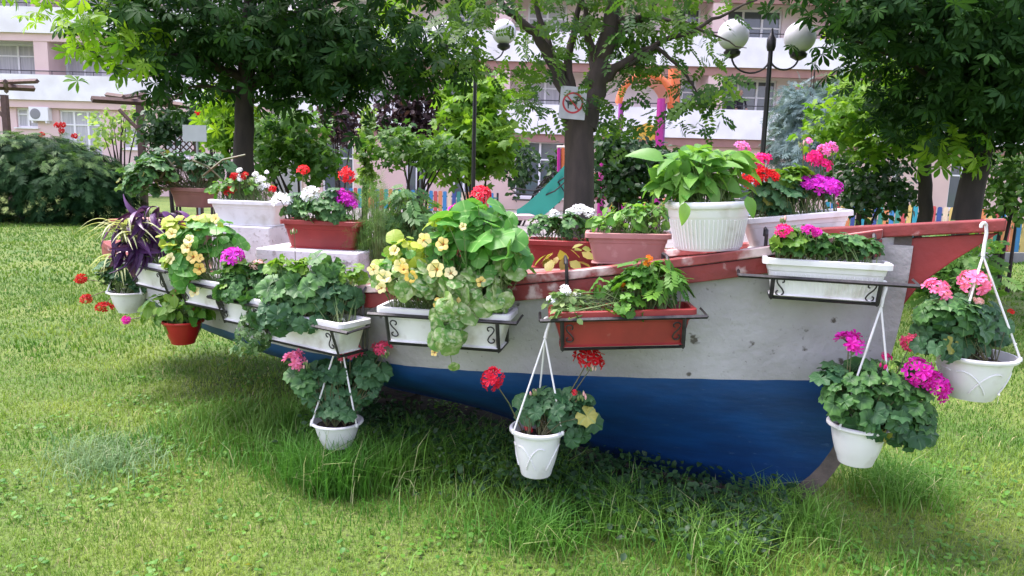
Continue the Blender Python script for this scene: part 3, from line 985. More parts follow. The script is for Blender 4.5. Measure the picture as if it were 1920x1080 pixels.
def solve_rail(px, py, out):
    """station s and height z so that a point 'out' beyond the near rail shows at (px, py)"""
    lo, hi = -.3, BL + .1
    z = .9
    for _ in range(4):
        a, b_ = lo, hi
        for _ in range(40):
            md = (a + b_) / 2
            s = min(max(md, 0.02), BL - .02)
            q = bpt(md, half(s, z_sheer(s)) + out, z)
            if proj(q)[0] < px: a = md
            else: b_ = md
        s = min(max(a, .02), BL - .02)
        q = bpt(a, half(s, z_sheer(s)) + out, 0)
        z = P(px, py, q.y).z
    return a, z
def rail_frame(px, py, W, yaw=0, tilt=0, gap=.045):
    """frame of a trough whose outer rim middle shows at (px,py); x along the rail to the bow, -y away from the hull"""
    s, z = solve_rail(px, py, gap + W)
    tx = gtan(min(max(s, .1), BL - .35))
    tx = Matrix.Rotation(R_(yaw), 3, 'Z') @ tx
    out = Vector((tx.y, -tx.x, 0))
    tx = (tx * math.cos(R_(tilt)) + Vector((0, 0, math.sin(R_(tilt))))).normalized()
    zz = tx.cross(-out).normalized()
    if zz.z < 0: zz = -zz
    sc = min(max(s, .02), BL - .02)
    q = bpt(s, half(sc, z_sheer(sc)) + gap + W, z)
    return s, q, tx, out, zz
def holder(name, label, M, L, W, H, over=.05, hooks=(-.36, .36), rail_dz=.1, gap=.045, scroll=True, ztf=.80):
    """iron balcony-box holder; frame M is the trough's frame (bottom centre), y outward is -y"""
    t = thing(name, label, 'iron holder', M, 'iron box holders hooked over the boat rail')
    yo, yi = -W / 2 - .012, W / 2 + .014
    zt = H * ztf
    def bar(pts, r, nm, n=4): return MB().tube(pts, r, n).build(nm, M_IRON, t)
    hl = L / 2 + over
    bar([(-hl, yo, zt), (hl, yo, zt)], .0085, 'front_bar')
    for sx in (-1, 1):
        bar([(sx * hl, yo, zt), (sx * (hl), yo + .03, zt + .004), (sx * hl, yi * .2, zt + .01)], .006, 'side_bar')
    ybot = -W * .30
    bar([(-L * .40, ybot, -.012), (L * .40, ybot, -.012)], .006, 'lower_bar')
    for sx in (-1, 1):
        x = sx * L * .41
        bar([(x, yo, zt), (x, ybot - .004, -.014), (x, yi, -.014), (x, yi, zt)], .0085, 'end_bracket')
    if scroll:
        for sx in (-1, 1):
            ctl = [(.006, .018), (.013, .022), (.011, .034), (-.004, .038), (-.015, .027), (-.009, .011), (0, 0), (.009, -.011), (.015, -.027), (.004, -.038), (-.011, -.034), (-.013, -.022), (-.006, -.018)]
            pts = []
            for q in range(len(ctl) - 1):
                a0, a1, a2, a3 = (ctl[max(0, min(len(ctl) - 1, q + e))] for e in (-1, 0, 1, 2))
                for w_ in (0, .34, .67):
                    pts.append(tuple(.5 * (2 * a1[e] + (a2[e] - a0[e]) * w_ + (2 * a0[e] - 5 * a1[e] + 4 * a2[e] - a3[e]) * w_ ** 2 + (3 * a1[e] - a0[e] - 3 * a2[e] + a3[e]) * w_ ** 3) for e in (0, 1)))
            pts.append(ctl[-1])
            x0 = sx * (L * .41 - .030)
            m3 = []
            for u, v_ in pts:
                z = zt * .5 + v_
                y = ybot + (yo - ybot) * (z + .014) / (zt + .014) - .002
                m3.append((x0 - sx * u, y, z))
            bar(m3, .0032, 'scroll', 5)
    for hx in hooks:
        x = hx * L
        top = rail_dz
        yin = yi + gap + .09
        bar([(x, yi, -.014), (x, yi + .004, zt), (x, yi + .004, top), (x, yi + .022, top + .016), (x, yin, top + .016), (x, yin + .006, top - .02)], .0075, 'hook_strap')
    return t

POTS = 0
def round_pot(mb, r, h, base=.56, bulge=.06, rim=.014, curved=True):
    pr = [(.001, 0), (r * base * .96, 0), (r * base, .006)]
    for i in range(1, 9):
        t = i / 8
        rr = r * (base + (1 - base) * (t ** .50 if curved else t)) - rim
        pr.append((rr, h * t * .90 + .004))
    pr += [(r - .002, h * .905), (r + .002, h * .93), (r + .002, h * .975), (r - .003, h), (r - .010, h), (r - .014, h - .01), (r * .93 - .010, h * .80)]
    mb.lathe(pr[:-1] + [(r * .90 - .012, h * .80)], 36)
    return h * .80, r * .90 - .012
def hanging_pot(label, px_rim, py_rim, Y, wpx, hpx, apex, m=None, hook=None, relief=False, group='pots hanging from the boat', hooktilt=0):
    """px_rim, py_rim: centre of the rim ellipse; apex: pixel of the top of the strings; hook: pixel of the hook top"""
    c = P(px_rim, py_rim, Y); k = (c - Vector(_C)).dot(Vector(_fw)) / F_PX
    r = wpx * k / 2; h = hpx * k
    M = Matrix.Translation(c - Vector((0, 0, h)))
    t = thing('hanging_flower_pot', label, 'hanging pot', M, None)
    m = m or M_WHITEPOT
    mb = MB(); zs_, rs_ = round_pot(mb, r, h)
    mb.build('pot', m, t, True)
    if relief:
        for a0, d in ((-125, 1), (-60, 1), (10, 1), (150, 1), (-170, -1), (-95, -1)):
            pts = []
            for i in range(12):
                q = i / 11; tt = .22 + .55 * math.sin(q * math.pi * .62)
                rr = (r * (.56 + .44 * tt ** .50) - .0135)
                a = R_(a0 + d * 52 * q)
                pts.append((rr * math.cos(a), rr * math.sin(a), h * .9 * tt))
            MB().tube(pts, .0028, 5).build('relief_line', m, t, True)
    mb = MB(); mb.lathe([(.001, zs_ + .012), (rs_ * .5, zs_ + .008), (rs_, zs_)][::-1], 20); mb.build('soil', M_SOIL, t, True)
    if apex:
        kz = c.y
        ap = P(apex[0], apex[1], Y)
        loc = ap - M.translation
        for a in (-150, -30, 90):
            e = Vector((r * math.cos(R_(a)), r * math.sin(R_(a)), h - .004))
            MB().tube([e, e * .5 + loc * .5, loc], .0042, 6).build('hanger_strand', m, t, True)
            MB().lathe([(.002, -.010), (.007, -.008), (.008, .002), (.005, .010)], 8, e).build('strand_clip', m, t, True)
        if hook:
            tp = P(hook[0], hook[1], Y) - M.translation
            d = tp - loc; sgn = 1
            rr = .013
            pts = [loc, loc + d * .35 + Vector((.004, 0, 0)), loc + d * .7 + Vector((.011, 0.0, 0))]
            cc = loc + d - Vector((0, 0, rr))
            for i in range(9):
                a = R_(-10 + 215 * i / 8)
                pts.append(cc + Vector((rr * math.cos(a), .35 * rr * math.cos(a), rr * math.sin(a))))
            MB().tube(pts, [.0075] + [.0065] * (len(pts) - 2) + [.0055], 8).build('hook', m, t, True)
    soil = [M @ Vector((rs_ * .6 * math.cos(a), rs_ * .6 * math.sin(a), zs_ + .006)) for a in np.linspace(0, 5.6, 8)] + [M @ Vector((0, 0, zs_ + .01))]
    return t, soil, k
GER = leaf_meshes(lf_geranium, LM_GER); GERD = leaf_meshes(lf_geranium, LM_GERD); GERL = leaf_meshes(lf_geranium, LM_GERL)
NAS = leaf_meshes(lf_round, LM_NAS); NASV = leaf_meshes(lf_round, LM_NASV); NASY = leaf_meshes(lf_round, LM_NASY)

# ================================================================== BOXES ON THE RAIL
def rail_box(name, label, hlabel, px, py, L, W, H, m, yaw=0, tilt=0, gap=.045, over=.05, ribbed=False, hooks=(-.36, .36), group=None, ztf=.80):
    s, q, tx, out, zz = rail_frame(px, py, W, yaw, tilt, gap)
    ctr = q - out * (W / 2) - zz * H
    M = frame(tx, -out, zz, ctr)
    t, soil = box_planter(name, label, M, L, W, H, m, group, ribbed=ribbed)
    sc = min(max(s, .05), BL - .05)
    if hlabel: holder('box_holder', hlabel, M, L, W, H, over, hooks, rail_dz=(z_sheer(sc) + .035 - ctr.z), gap=gap, ztf=ztf)
    return t, soil, ctr

# --- red trough amidships
t, soil, ctr = rail_box('window_box', 'brick red trough on the boat rail with marigold, white petunia and geranium leaves', 'black iron holder carrying the brick red marigold trough',
                        1168, 583, .60, .19, .150, M_REDPL, yaw=7, tilt=3.5, over=.035)
pl = Plant(t, soil); Y = ctr.y
pl.leaves([(1190, 545, 62, 45, Y, .07), (1180, 575, 40, 24, Y - .08, .05, .7), (1135, 540, 30, 25, Y, .05, .5)], leaf_meshes(lf_geranium, LM_MARI), 62, .036, joined=None)
pl.leaves([(1250, 525, 40, 28, Y, .06), (1215, 505, 30, 22, Y, .05)], leaf_meshes(lf_cut, LM_MARI), 44, .085)
pl.leaves([(1065, 565, 45, 26, Y, .06), (1062, 590, 26, 20, Y - .09, .03, .5)], leaf_meshes(lf_oval, LM_PETU), 80, .036)
pl.flower(1219, 482, Y, 15, 'orange'); pl.flower(1214, 492, Y - .02, 16, 'orange'); pl.flower(1166, 533, Y - .02, 14, 'orange')
pl.flower(1060, 541, Y - .02, 26, 'white'); pl.flower(1034, 560, Y - .05, 22, 'white', stem=False); pl.flower(1082, 552, Y, 18, 'white')
pl.done()

# --- white trough at the bow
t, soil, ctr = rail_box('window_box', 'ribbed white trough of leafy geraniums on the rail beside the bow', 'black iron holder with long front bar under the white bow trough',
                        1552, 490, .48, .17, .150, M_WHITEPL, yaw=-15, gap=.055, over=.09, ribbed=True, hooks=(-.47, .40), ztf=.5)
pl = Plant(t, soil); Y = ctr.y
pl.leaves([(1500, 455, 55, 28, Y, .06), (1570, 462, 60, 26, Y, .06), (1620, 470, 40, 20, Y, .05)], GER, 85, .034)
pl.leaves([(1480, 450, 40, 24, Y - .03, .05)], GERL, 26, .034)
pl.flower(1471, 430, Y - .07, 32, 'cerise'); pl.flower(1518, 428, Y - .06, 26, 'magenta'); pl.flower(1532, 433, Y - .06, 22, 'magenta')
pl.buds(1468, 412, Y, 20)
pl.done()

# --- nasturtium trough
t, soil, ctr = rail_box('window_box', 'white trough overflowing with a big mound of yellow nasturtiums', 'black iron holder under the white nasturtium trough',
                        828, 583, .60, .20, .155, M_WHITEPL, yaw=8, over=.03)
pl = Plant(t, soil); Y = ctr.y
pl.leaves([(900, 445, 90, 55, Y + .02, .16), (930, 500, 66, 42, Y, .13), (860, 470, 70, 50, Y, .13), (860, 510, 70, 30, Y, .12)], NAS, 150, .042, up=.5, jit=.65, shell=.3, face=Vector((0, -.35, 0)), r0=.0026)
pl.leaves([(890, 415, 78, 36, Y, .14), (930, 470, 60, 40, Y - .08, .08)], leaf_meshes(lf_round, LM_NAS), 16, .060, up=.6, jit=.5, face=Vector((0, -.2, 0)), r0=.003)
pl.leaves([(765, 480, 60, 48, Y, .12), (722, 510, 32, 32, Y, .08, .6), (830, 440, 40, 36, Y, .08, .6)], NASY, 40, .032, up=.5, jit=.6, face=Vector((0, -.35, 0)))
pl.leaves([(770, 490, 65, 45, Y, .12), (735, 515, 40, 30, Y - .03, .08)], NAS, 44, .034, up=.5, jit=.6, face=Vector((0, -.35, 0)))
pl.leaves([(780, 525, 85, 38, Y - .06, .09), (890, 540, 75, 32, Y - .08, .09), (960, 500, 36, 45, Y - .06, .06, .6)], NASV, 125, .036, up=.4, face=Vector((0, -.6, 0)))
pl.leaves([(845, 590, 34, 36, Y - .16, .05), (838, 632, 34, 26, Y - .17, .04), (915, 570, 45, 20, Y - .13, .04, .5)], NASV, 52, .038, up=.2, face=Vector((0, -.9, 0)), stems=False, top=False)
pl.leaves([(852, 691, 3, 3, Y - .18, .01)], NASV, 1, .032, up=.1, face=Vector((0, -1, .2)), stems=False)
vine = MB()
for (a, b_) in (((842, 585), (850, 690)), ((835, 580), (815, 655)), ((852, 590), (860, 650)), ((826, 560), (838, 640))):
    p0, p1 = P(a[0], a[1], Y - .12), P(b_[0], b_[1], Y - .18)
    vine.tube([pl.Minv @ (p0 + (p1 - p0) * t_ + Vector((math.sin(t_ * 6) * .008, 0, 0))) for t_ in (0, .25, .5, .75, 1)], .0022, 5)
vine.build('trailing_stem', M_STEM, t, True)
for (x, y, w_) in ((830, 458, 28), (770, 519, 26), (757, 505, 20), (868, 562, 24), (902, 529, 22), (825, 570, 28), (815, 661, 16)): pl.nas(x, y, Y - .14, w_)
for (x, y, w_) in ((752, 498, 30), (795, 450, 28), (720, 520, 30), (700, 505, 24), (818, 505, 36), (845, 512, 26), (715, 540, 22), (740, 470, 22), (868, 425, 16)): pl.nas(x, y, Y - .12, w_, True)
pl.done()

# --- white trough of big geranium leaves
t, soil, ctr = rail_box('window_box', 'white trough of large geranium leaves with its bare soil end showing', 'black iron holder with open end under the big-leaved geranium trough',
                        556, 592, .60, .20, .150, M_WHITEPL, yaw=-7, over=.055)
pl = Plant(t, soil); Y = ctr.y
pl.leaves([(590, 545, 75, 48, Y, .12), (540, 555, 55, 42, Y, .10), (610, 510, 45, 30, Y, .08, .8)], GER, 92, .050, face=Vector((0, -.4, 0)))
pl.leaves([(530, 590, 45, 26, Y - .08, .05), (620, 560, 50, 30, Y - .05, .07)], GERD, 45, .048, face=Vector((0, -.6, 0)))
pl.leaves([(535, 500, 30, 18, Y, .05), (580, 500, 40, 16, Y, .06), (655, 510, 30, 20, Y, .05)], GERL, 26, .036)
pl.leaves([(665, 535, 35, 22, Y + .1, .06)], NASV, 18, .035)
pl.leaves([(515, 598, 44, 22, Y - .13, .03), (585, 605, 30, 14, Y - .13, .03, .5)], GERD, 24, .046, up=.1, face=Vector((0, -1, 0)), stems=False, top=False)
pl.buds(552, 435, Y + .08, 16)
pl.done()

# --- white trough with magenta head
t, soil, ctr = rail_box('window_box', 'white trough with one magenta geranium head and ivy trailing down the hull', 'black iron holder half hidden below the magenta geranium trough',
                        447, 556, .40, .18, .14, M_WHITEPL, yaw=-4, over=.04)
pl = Plant(t, soil); Y = ctr.y
pl.leaves([(455, 520, 50, 32, Y, .08), (500, 520, 40, 30, Y, .07), (430, 540, 26, 24, Y - .05, .04, .6)], GER, 70, .040)
pl.leaves([(445, 500, 30, 18, Y, .05), (425, 545, 16, 16, Y - .08, .03)], GERL, 14, .038)
pl.leaves([(450, 556, 42, 18, Y - .11, .03), (490, 560, 26, 18, Y - .10, .03)], GER, 26, .038, up=.1, face=Vector((0, -1, 0)), stems=False, top=False)
pl.leaves([(470, 600, 20, 24, Y - .13, .03), (472, 632, 32, 26, Y - .14, .05), (464, 655, 24, 14, Y - .14, .04)], leaf_meshes(lf_maple, LM_IVY), 62, .042, up=.2, face=Vector((0, -.9, 0)), stems=False, top=False)
for x1, y1 in ((470, 655), (455, 648), (490, 640)):
    p0, p1 = P(466, 552, Y - .11), P(x1, y1, Y - .14)
    MB().tube([pl.Minv @ p0.lerp(p1, q) + Vector((math.sin(q * 7) * .008, 0, 0)) for q in (0, .25, .5, .75, 1)], .0024, 5).build('trailing_stem', M_STEM, t, True)
pl.flower(432, 476, Y - .03, 48, 'violet', squash=.7); pl.flower(483, 494, Y - .03, 24, 'pale'); pl.done()

# --- yellow nasturtium trough
t, soil, ctr = rail_box('window_box', 'white trough of pale yellow nasturtiums and soft green leaves near the stern', 'black iron holder below the pale yellow nasturtium trough',
                        372, 524, .42, .18, .14, M_WHITEPL, yaw=-2, over=.03)
pl = Plant(t, soil); Y = ctr.y
pl.leaves([(395, 440, 55, 32, Y, .11), (345, 455, 40, 38, Y, .09), (420, 465, 45, 30, Y, .08), (345, 480, 34, 36, Y - .04, .06)], NAS, 95, .036, face=Vector((0, -.4, 0)))
pl.leaves([(335, 440, 40, 34, Y - .03, .06), (330, 490, 26, 40, Y - .08, .05), (385, 420, 40, 16, Y, .06)], NASY, 46, .033, face=Vector((0, -.5, 0)))
pl.leaves([(345, 515, 24, 18, Y - .1, .04)], leaf_meshes(lf_round, LM_NAS), 10, .050, face=Vector((0, -1, 0)))
pl.leaves([(350, 525, 36, 20, Y - .12, .03), (335, 510, 20, 26, Y - .12, .03)], NAS, 20, .036, up=.1, face=Vector((0, -1, 0)), stems=False, top=False)
for (x, y, w_) in ((362, 482, 26), (374, 504, 24), (373, 484, 18)): pl.nas(x, y, Y - .13, w_)
for (x, y, w_) in ((350, 464, 26), (355, 450, 22), (322, 438, 22), (404, 410, 20), (320, 485, 24), (365, 548, 22)): pl.nas(x, y, Y - .12, w_, True)
pl.done()

# --- purple heart and spider plant trough at the stern
t, soil, ctr = rail_box('window_box', 'white trough at the stern with purple heart and striped spider plant', 'black iron holder below the purple heart trough',
                        272, 492, .45, .18, .14, M_WHITEPL, yaw=0, over=.03)
pl = Plant(t, soil); Y = ctr.y
pl.leaves([(295, 410, 42, 26, Y, .10), (262, 430, 40, 28, Y, .09), (250, 455, 30, 30, Y - .05, .07)], leaf_meshes(lf_lance, LM_PURP, w=.15, droop=.5), 75, .14, up=.5)
pl.leaves([(250, 470, 26, 26, Y - .09, .04)], leaf_meshes(lf_lance, LM_PURP, w=.15, droop=.5), 16, .12, up=.2, droop=1.5, stems=False)
c0 = P(245, 430, Y - .05)
for i in range(46):
    a = random.uniform(0, 6.283); d = Vector((math.cos(a), math.sin(a), 0))
    link('leaf', random.choice(leaf_meshes(lf_strap, LM_SPID)), t, pl.Minv @ leaf_M(c0 + d * .02 + Vector((random.uniform(-.06, .06), 0, random.uniform(-.09, .02))), Vector((-d.x * .2, -d.y * .2, 1)), d, random.uniform(.16, .30)))
pl.done()

# ================================================================== HANGING POTS
t, soil, k = hanging_pot('round white pot hanging under the marigold trough with two red geranium heads', 1008, 800, 3.02, 104, 92, (1022, 634), hook=(1026, 596), relief=True)
pl = Plant(t, soil); Y = 3.02
pl.leaves([(1040, 762, 60, 32, Y + .02, .10), (1085, 775, 38, 45, Y, .08), (1000, 765, 34, 28, Y + .03, .07, .7), (1040, 785, 45, 18, Y, .07), (1020, 775, 40, 22, Y, .08)], GERD, 84, .039, face=Vector((0, -.5, 0)))
pl.leaves([(1083, 815, 20, 22, Y - .04, .04)], GERD, 7, .038, up=.1, face=Vector((0, -.9, 0)))
pl.flower(921, 707, Y - .03, 50, 'crimson', tilt=Vector((-.2, -.9, .5))); pl.flower(1107, 667, Y, 54, 'dred', tilt=Vector((.1, -.5, .9)), squash=.7)
pl.flower(1077, 735, Y - .05, 14, 'crimson'); pl.buds(1090, 742, Y - .05, 26); pl.buds(1001, 737, Y, 18); pl.buds(1108, 690, Y, 22)
pl.flower(992, 803, Y - .02, 14, 'crimson', stem=False); pl.done(M_STEMR)

t, soil, k = hanging_pot('white pot hanging low in tall grass with dark leaves and pink heads', 632, 787, 3.42, 96, 50, (637, 630), hook=(640, 598))
pl = Plant(t, soil); Y = 3.42
pl.leaves([(640, 720, 70, 50, Y + .05, .14), (690, 700, 50, 40, Y + .06, .10), (590, 720, 40, 40, Y + .02, .08), (635, 760, 50, 26, Y, .09), (632, 775, 40, 12, Y - .06, .05)], GERD, 135, .043, face=Vector((0, -.5, 0)))
pl.leaves([(570, 720, 26, 34, Y - .02, .06)], GER, 14, .046, face=Vector((0, -.6, 0)))
pl.flower(551, 672, Y - .02, 46, 'pink'); pl.flower(656, 655, Y + .02, 42, 'rose'); pl.flower(717, 650, Y + .04, 38, 'rose'); pl.flower(641, 664, Y, 22, 'rose')
pl.buds(574, 684, Y - .02, 24); pl.buds(722, 665, Y, 22); pl.done(M_STEMR)

t, soil, k = hanging_pot('white pot hanging by the blue bow under a bush of magenta geranium', 1611, 792, 2.88, 112, 78, (1652, 575), hook=(1657, 528))
pl = Plant(t, soil); Y = 2.88
pl.leaves([(1640, 725, 88, 50, Y, .13), (1600, 740, 60, 48, Y - .05, .10), (1690, 760, 62, 55, Y - .03, .10), (1610, 770, 55, 28, Y - .08, .06)], GER, 110, .046, face=Vector((0, -.5, .1)))
pl.leaves([(1660, 795, 55, 34, Y - .10, .05), (1710, 810, 38, 36, Y - .05, .06)], GERD, 34, .050, up=.15, face=Vector((0, -.8, 0)), top=False)
pl.leaves([(1555, 710, 30, 28, Y, .06)], GERD, 10, .046, face=Vector((0, -.5, 0)))
pl.flower(1593, 634, Y, 58, 'magenta', tilt=Vector((0, -.35, 1)), squash=.7); pl.flower(1725, 692, Y - .08, 62, 'magenta', tilt=Vector((-.1, -.8, .6)))
pl.flower(1765, 725, Y - .08, 54, 'magenta', tilt=Vector((.5, -.7, .4))); pl.flower(1711, 643, Y, 38, 'rose', tilt=Vector((.1, -1, .4)), squash=1.2); pl.flower(1745, 705, Y - .07, 44, 'magenta')
pl.flower(1664, 668, Y, 22, 'cerise'); pl.buds(1656, 684, Y - .03, 24, 'cerise'); pl.buds(1597, 655, Y, 30); pl.done(M_STEMR)

t, soil, k = hanging_pot('large white pot with swirl relief hanging from the tip of the bow beam', 1828, 662, 2.90, 142, 84, (1843, 480), hook=(1845, 418), relief=True)
pl = Plant(t, soil); Y = 2.90
pl.leaves([(1800, 600, 78, 46, Y + .03, .13), (1760, 615, 50, 45, Y + .02, .10), (1850, 620, 42, 34, Y + .02, .09), (1800, 645, 60, 20, Y, .1)], GERD, 105, .046, face=Vector((0, -.4, 0)))
pl.leaves([(1790, 590, 60, 32, Y - .05, .06)], GER, 26, .048, face=Vector((0, -.5, 0)))
pl.leaves([(1760, 655, 40, 14, Y - .08, .04)], GERD, 8, .052, up=.3, face=Vector((0, -.7, 0)))
pl.flower(1763, 535, Y - .02, 56, 'pink', squash=.8); pl.flower(1828, 520, Y, 62, 'pink', squash=.8); pl.flower(1836, 562, Y - .02, 18, 'pale', stem=False); pl.flower(1897, 583, Y, 13, 'dred', stem=False)
mb = MB(); mb.tube([pl.Minv @ P(*q, Y) for q in ((1835, 600), (1850, 545), (1880, 568), (1918, 592))], .0016, 5); mb.build('flower_stem', M_STEMR, t, True)
pl.done(M_STEMR)

t, soil, k = hanging_pot('small deep red pot hanging near the stern with fresh green leaves', 342, 600, 4.02, 76, 44, (352, 500), m=M_REDPOT)
pl = Plant(t, soil); Y = 4.02
pl.leaves([(320, 575, 55, 30, Y, .11), (355, 565, 45, 32, Y, .10), (300, 590, 40, 20, Y - .03, .07, .7)], leaf_meshes(lf_oval, LM_GERL), 120, .062, face=Vector((0, -.3, 0)))
pl.leaves([(360, 585, 36, 22, Y, .08)], leaf_meshes(lf_oval, LM_MARI), 36, .060)
pl.flower(236, 598, Y - .02, 20, 'magenta'); pl.done()

t, soil, k = hanging_pot('ringed white pot hanging below the spider plant with red geraniums', 242, 545, 4.72, 74, 40, (239, 445))
pl = Plant(t, soil); Y = 4.72
pl.leaves([(235, 525, 48, 20, Y, .10), (265, 530, 36, 22, Y, .08), (205, 525, 30, 18, Y, .07, .7), (225, 505, 40, 22, Y, .09)], GERD, 84, .044)
for x, y, w_ in ((153, 520, 26), (160, 558, 24), (192, 572, 28), (303, 540, 24), (215, 574, 16)): pl.flower(x, y, Y - .03, w_, 'dred')
c0 = P(232, 505, Y)
for i in range(40):
    a = random.uniform(0, 6.283); d = Vector((math.cos(a), math.sin(a), 0))
    link('leaf', random.choice(leaf_meshes(lf_strap, LM_SPID)), t, pl.Minv @ leaf_M(c0 + Vector((random.uniform(-.04, .04), 0, random.uniform(-.03, .07))), Vector((0, 0, 1)), d, random.uniform(.16, .28)))
pl.done()

# ================================================================== POTS ON DECK
def deck_box(label, px, py_rim, Y, L, W, H, m, ang, cat='planter', tilt=0, ribbed=False, taper=.84):
    """front rim middle shows at (px, py_rim)"""
    a = R_(ang); tx = Vector((math.cos(a), math.sin(a), 0)); out = Vector((tx.y, -tx.x, 0))
    tt = (tx * math.cos(R_(tilt)) + Vector((0, 0, math.sin(R_(tilt))))).normalized()
    zz = tt.cross(-out).normalized(); zz = zz if zz.z > 0 else -zz
    ctr = P(px, py_rim, Y) - out * (W / 2) - zz * H
    M = frame(tt, -out, zz, ctr)
    t, soil = box_planter('flower_box', label, M, L, W, H, m, None, taper, ribbed)
    return t, soil, ctr
def plinth(name, label, ctr, lx, ly, z0, z1, ang):
    o = MB().box((0, 0, (z1 - z0) / 2), (lx, ly, z1 - z0)).build(name, M_BLOCK, None, M=Matrix.Translation((ctr.x, ctr.y, z0)) @ Matrix.Rotation(R_(ang), 4, 'Z'), bevel=.008)
    return tag(o, label, 'block')
# terracotta-red box on the white block
t, soil, ctr = deck_box('terracotta red box with white, red and violet geraniums on a white block', 597, 414, 4.02, .46, .20, .155, M_REDPL, -8)
plinth('white_block', 'white painted block under the terracotta geranium box', ctr + Vector((-.03, .0, 0)), .60, .34, .80, ctr.z - .002, -12)
pl = Plant(t, soil); Y = ctr.y
pl.leaves([(595, 385, 62, 26, Y, .10), (610, 395, 50, 22, Y - .09, .04)], GER, 70, .036, face=Vector((0, -.3, 0)))
pl.leaves([(640, 375, 30, 30, Y, .07), (545, 385, 26, 24, Y, .06)], GERD, 26, .034)
pl.flower(525, 371, Y - .05, 40, 'white', squash=.7); pl.flower(582, 361, Y - .06, 40, 'white', squash=.8); pl.flower(567, 316, Y, 26, 'red'); pl.flower(650, 326, Y, 32, 'red', tilt=Vector((0, -.9, .4)))
pl.flower(648, 368, Y - .05, 42, 'violet'); pl.flower(660, 379, Y - .05, 26, 'violet'); pl.flower(640, 360, Y - .03, 26, 'violet'); pl.done()
# white box on a plinth behind it
t, soil, ctr = deck_box('white box of small white and crimson flowers on a pale plinth', 452, 376, 4.45, .46, .22, .15, M_WHITEPL, -10)
plinth('pale_plinth', 'pale plinth under the box of white and crimson flowers', ctr, .38, .26, .80, ctr.z - .002, -10)
pl = Plant(t, soil); Y = ctr.y
pl.leaves([(450, 352, 65, 18, Y, .10), (425, 350, 32, 16, Y, .07)], leaf_meshes(lf_oval, LM_MARI), 110, .045)
pl.leaves([(470, 345, 40, 16, Y, .06)], leaf_meshes(lf_oval, LM_PETU), 40, .040)
for x, y, w_, c_ in ((432, 356, 24, 'dred'), (438, 328, 20, 'dred'), (458, 328, 20, 'dred'), (450, 332, 18, 'white'), (448, 318, 12, 'white'), (487, 335, 22, 'white'), (495, 348, 22, 'white'), (478, 325, 14, 'white'), (510, 352, 16, 'red'), (500, 322, 10, 'white')):
    pl.flower(x, y, Y - .05, w_, c_)
pl.done()
# brown clay box at the stern on the plank seat
t, soil, ctr = deck_box('brown clay box with a sprawling grey-green geranium on the plank seat', 345, 352, 5.15, .30, .22, .135, M_BROWNPL, -14)
pl = Plant(t, soil); Y = ctr.y
pl.leaves([(350, 318, 70, 36, Y, .16), (290, 310, 45, 34, Y, .14), (400, 315, 50, 26, Y, .12)], GERD, 110, .046)
pl.leaves([(265, 345, 42, 40, Y - .15, .12), (290, 325, 40, 30, Y - .15, .10)], GER, 70, .050)
for a, b_ in (((300, 335), (328, 303)), ((360, 300), (425, 345)), ((380, 330), (460, 290)), ((330, 320), (300, 285))):
    pl._stem(P(*a, Y - .12), P(*b_, Y - .12), .008)
pl.done(M_STEMR)
# box with red head behind the nasturtiums
t, soil, ctr = deck_box('red box of white geraniums half hidden behind the nasturtium mound', 1060, 452, 3.60, .40, .20, .14, M_REDPL, -6)
pl = Plant(t, soil); Y = ctr.y
pl.leaves([(1070, 425, 45, 26, Y, .09), (1020, 425, 30, 20, Y, .07)], GER, 56, .034)
pl.leaves([(1060, 480, 45, 22, Y - .30, .04)], leaf_meshes(lf_oval, LM_AUT), 14, .07, face=Vector((0, -.6, 0)), stems=False, top=False)
for x, y, w_ in ((1085, 388, 30), (1105, 394, 26), (1070, 395, 20), (1040, 398, 22)): pl.flower(x, y, Y, w_, 'white', squash=.7)
pl.done()
t, soil, ctr = deck_box('dark red box with one cerise geranium rising above the nasturtiums', 868, 462, 3.86, .40, .20, .14, M_REDPL, -6)
pl = Plant(t, soil); Y = ctr.y
pl.leaves([(880, 430, 60, 32, Y, .09)], GERD, 26, .040)
pl.flower(900, 359, Y - .15, 48, 'crimson', squash=.75); pl.flower(852, 392, Y - .1, 28, 'magenta'); pl.flower(822, 405, Y - .1, 18, 'red'); pl.buds(905, 385, Y - .14, 26, 'dred'); pl.done()
# faded pink box
t, soil, ctr = deck_box('faded pink box of low leafy plants beside the round white pot', 1178, 438, 3.42, .40, .20, .145, M_PINKPL, -7, tilt=1)
pl = Plant(t, soil); Y = ctr.y
pl.leaves([(1180, 412, 60, 24, Y, .09), (1225, 405, 45, 30, Y, .08), (1140, 415, 32, 18, Y, .07)], leaf_meshes(lf_oval, LM_BROAD), 130, .048)
pl.leaves([(1200, 395, 50, 20, Y + .05, .07)], leaf_meshes(lf_oval, LM_MARI), 46, .045); pl.done()
# long white box on the bow deck
t, soil, ctr = deck_box('white box with red and magenta geraniums on the bow deck', 1500, 402, 3.30, .48, .18, .145, M_WHITEPL, -3, tilt=6.5, ribbed=False)
pl = Plant(t, soil); Y = ctr.y
pl.leaves([(1450, 365, 60, 34, Y, .09), (1520, 365, 50, 26, Y, .08), (1440, 390, 40, 22, Y, .06)], GERD, 78, .040, face=Vector((0, -.3, 0)))
pl.leaves([(1480, 335, 40, 26, Y, .06)], GERL, 24, .042)
pl.flower(1407, 332, Y - .04, 36, 'red', squash=.9); pl.flower(1430, 322, Y - .04, 40, 'red', squash=.9); pl.flower(1447, 326, Y - .03, 30, 'red'); pl.flower(1426, 295, Y - .02, 38, 'cerise', squash=.7)
pl.flower(1394, 271, Y, 32, 'pinkpurple'); pl.flower(1540, 342, Y - .05, 60, 'violet'); pl.flower(1562, 345, Y - .04, 40, 'violet'); pl.flower(1512, 340, Y - .04, 36, 'violet')
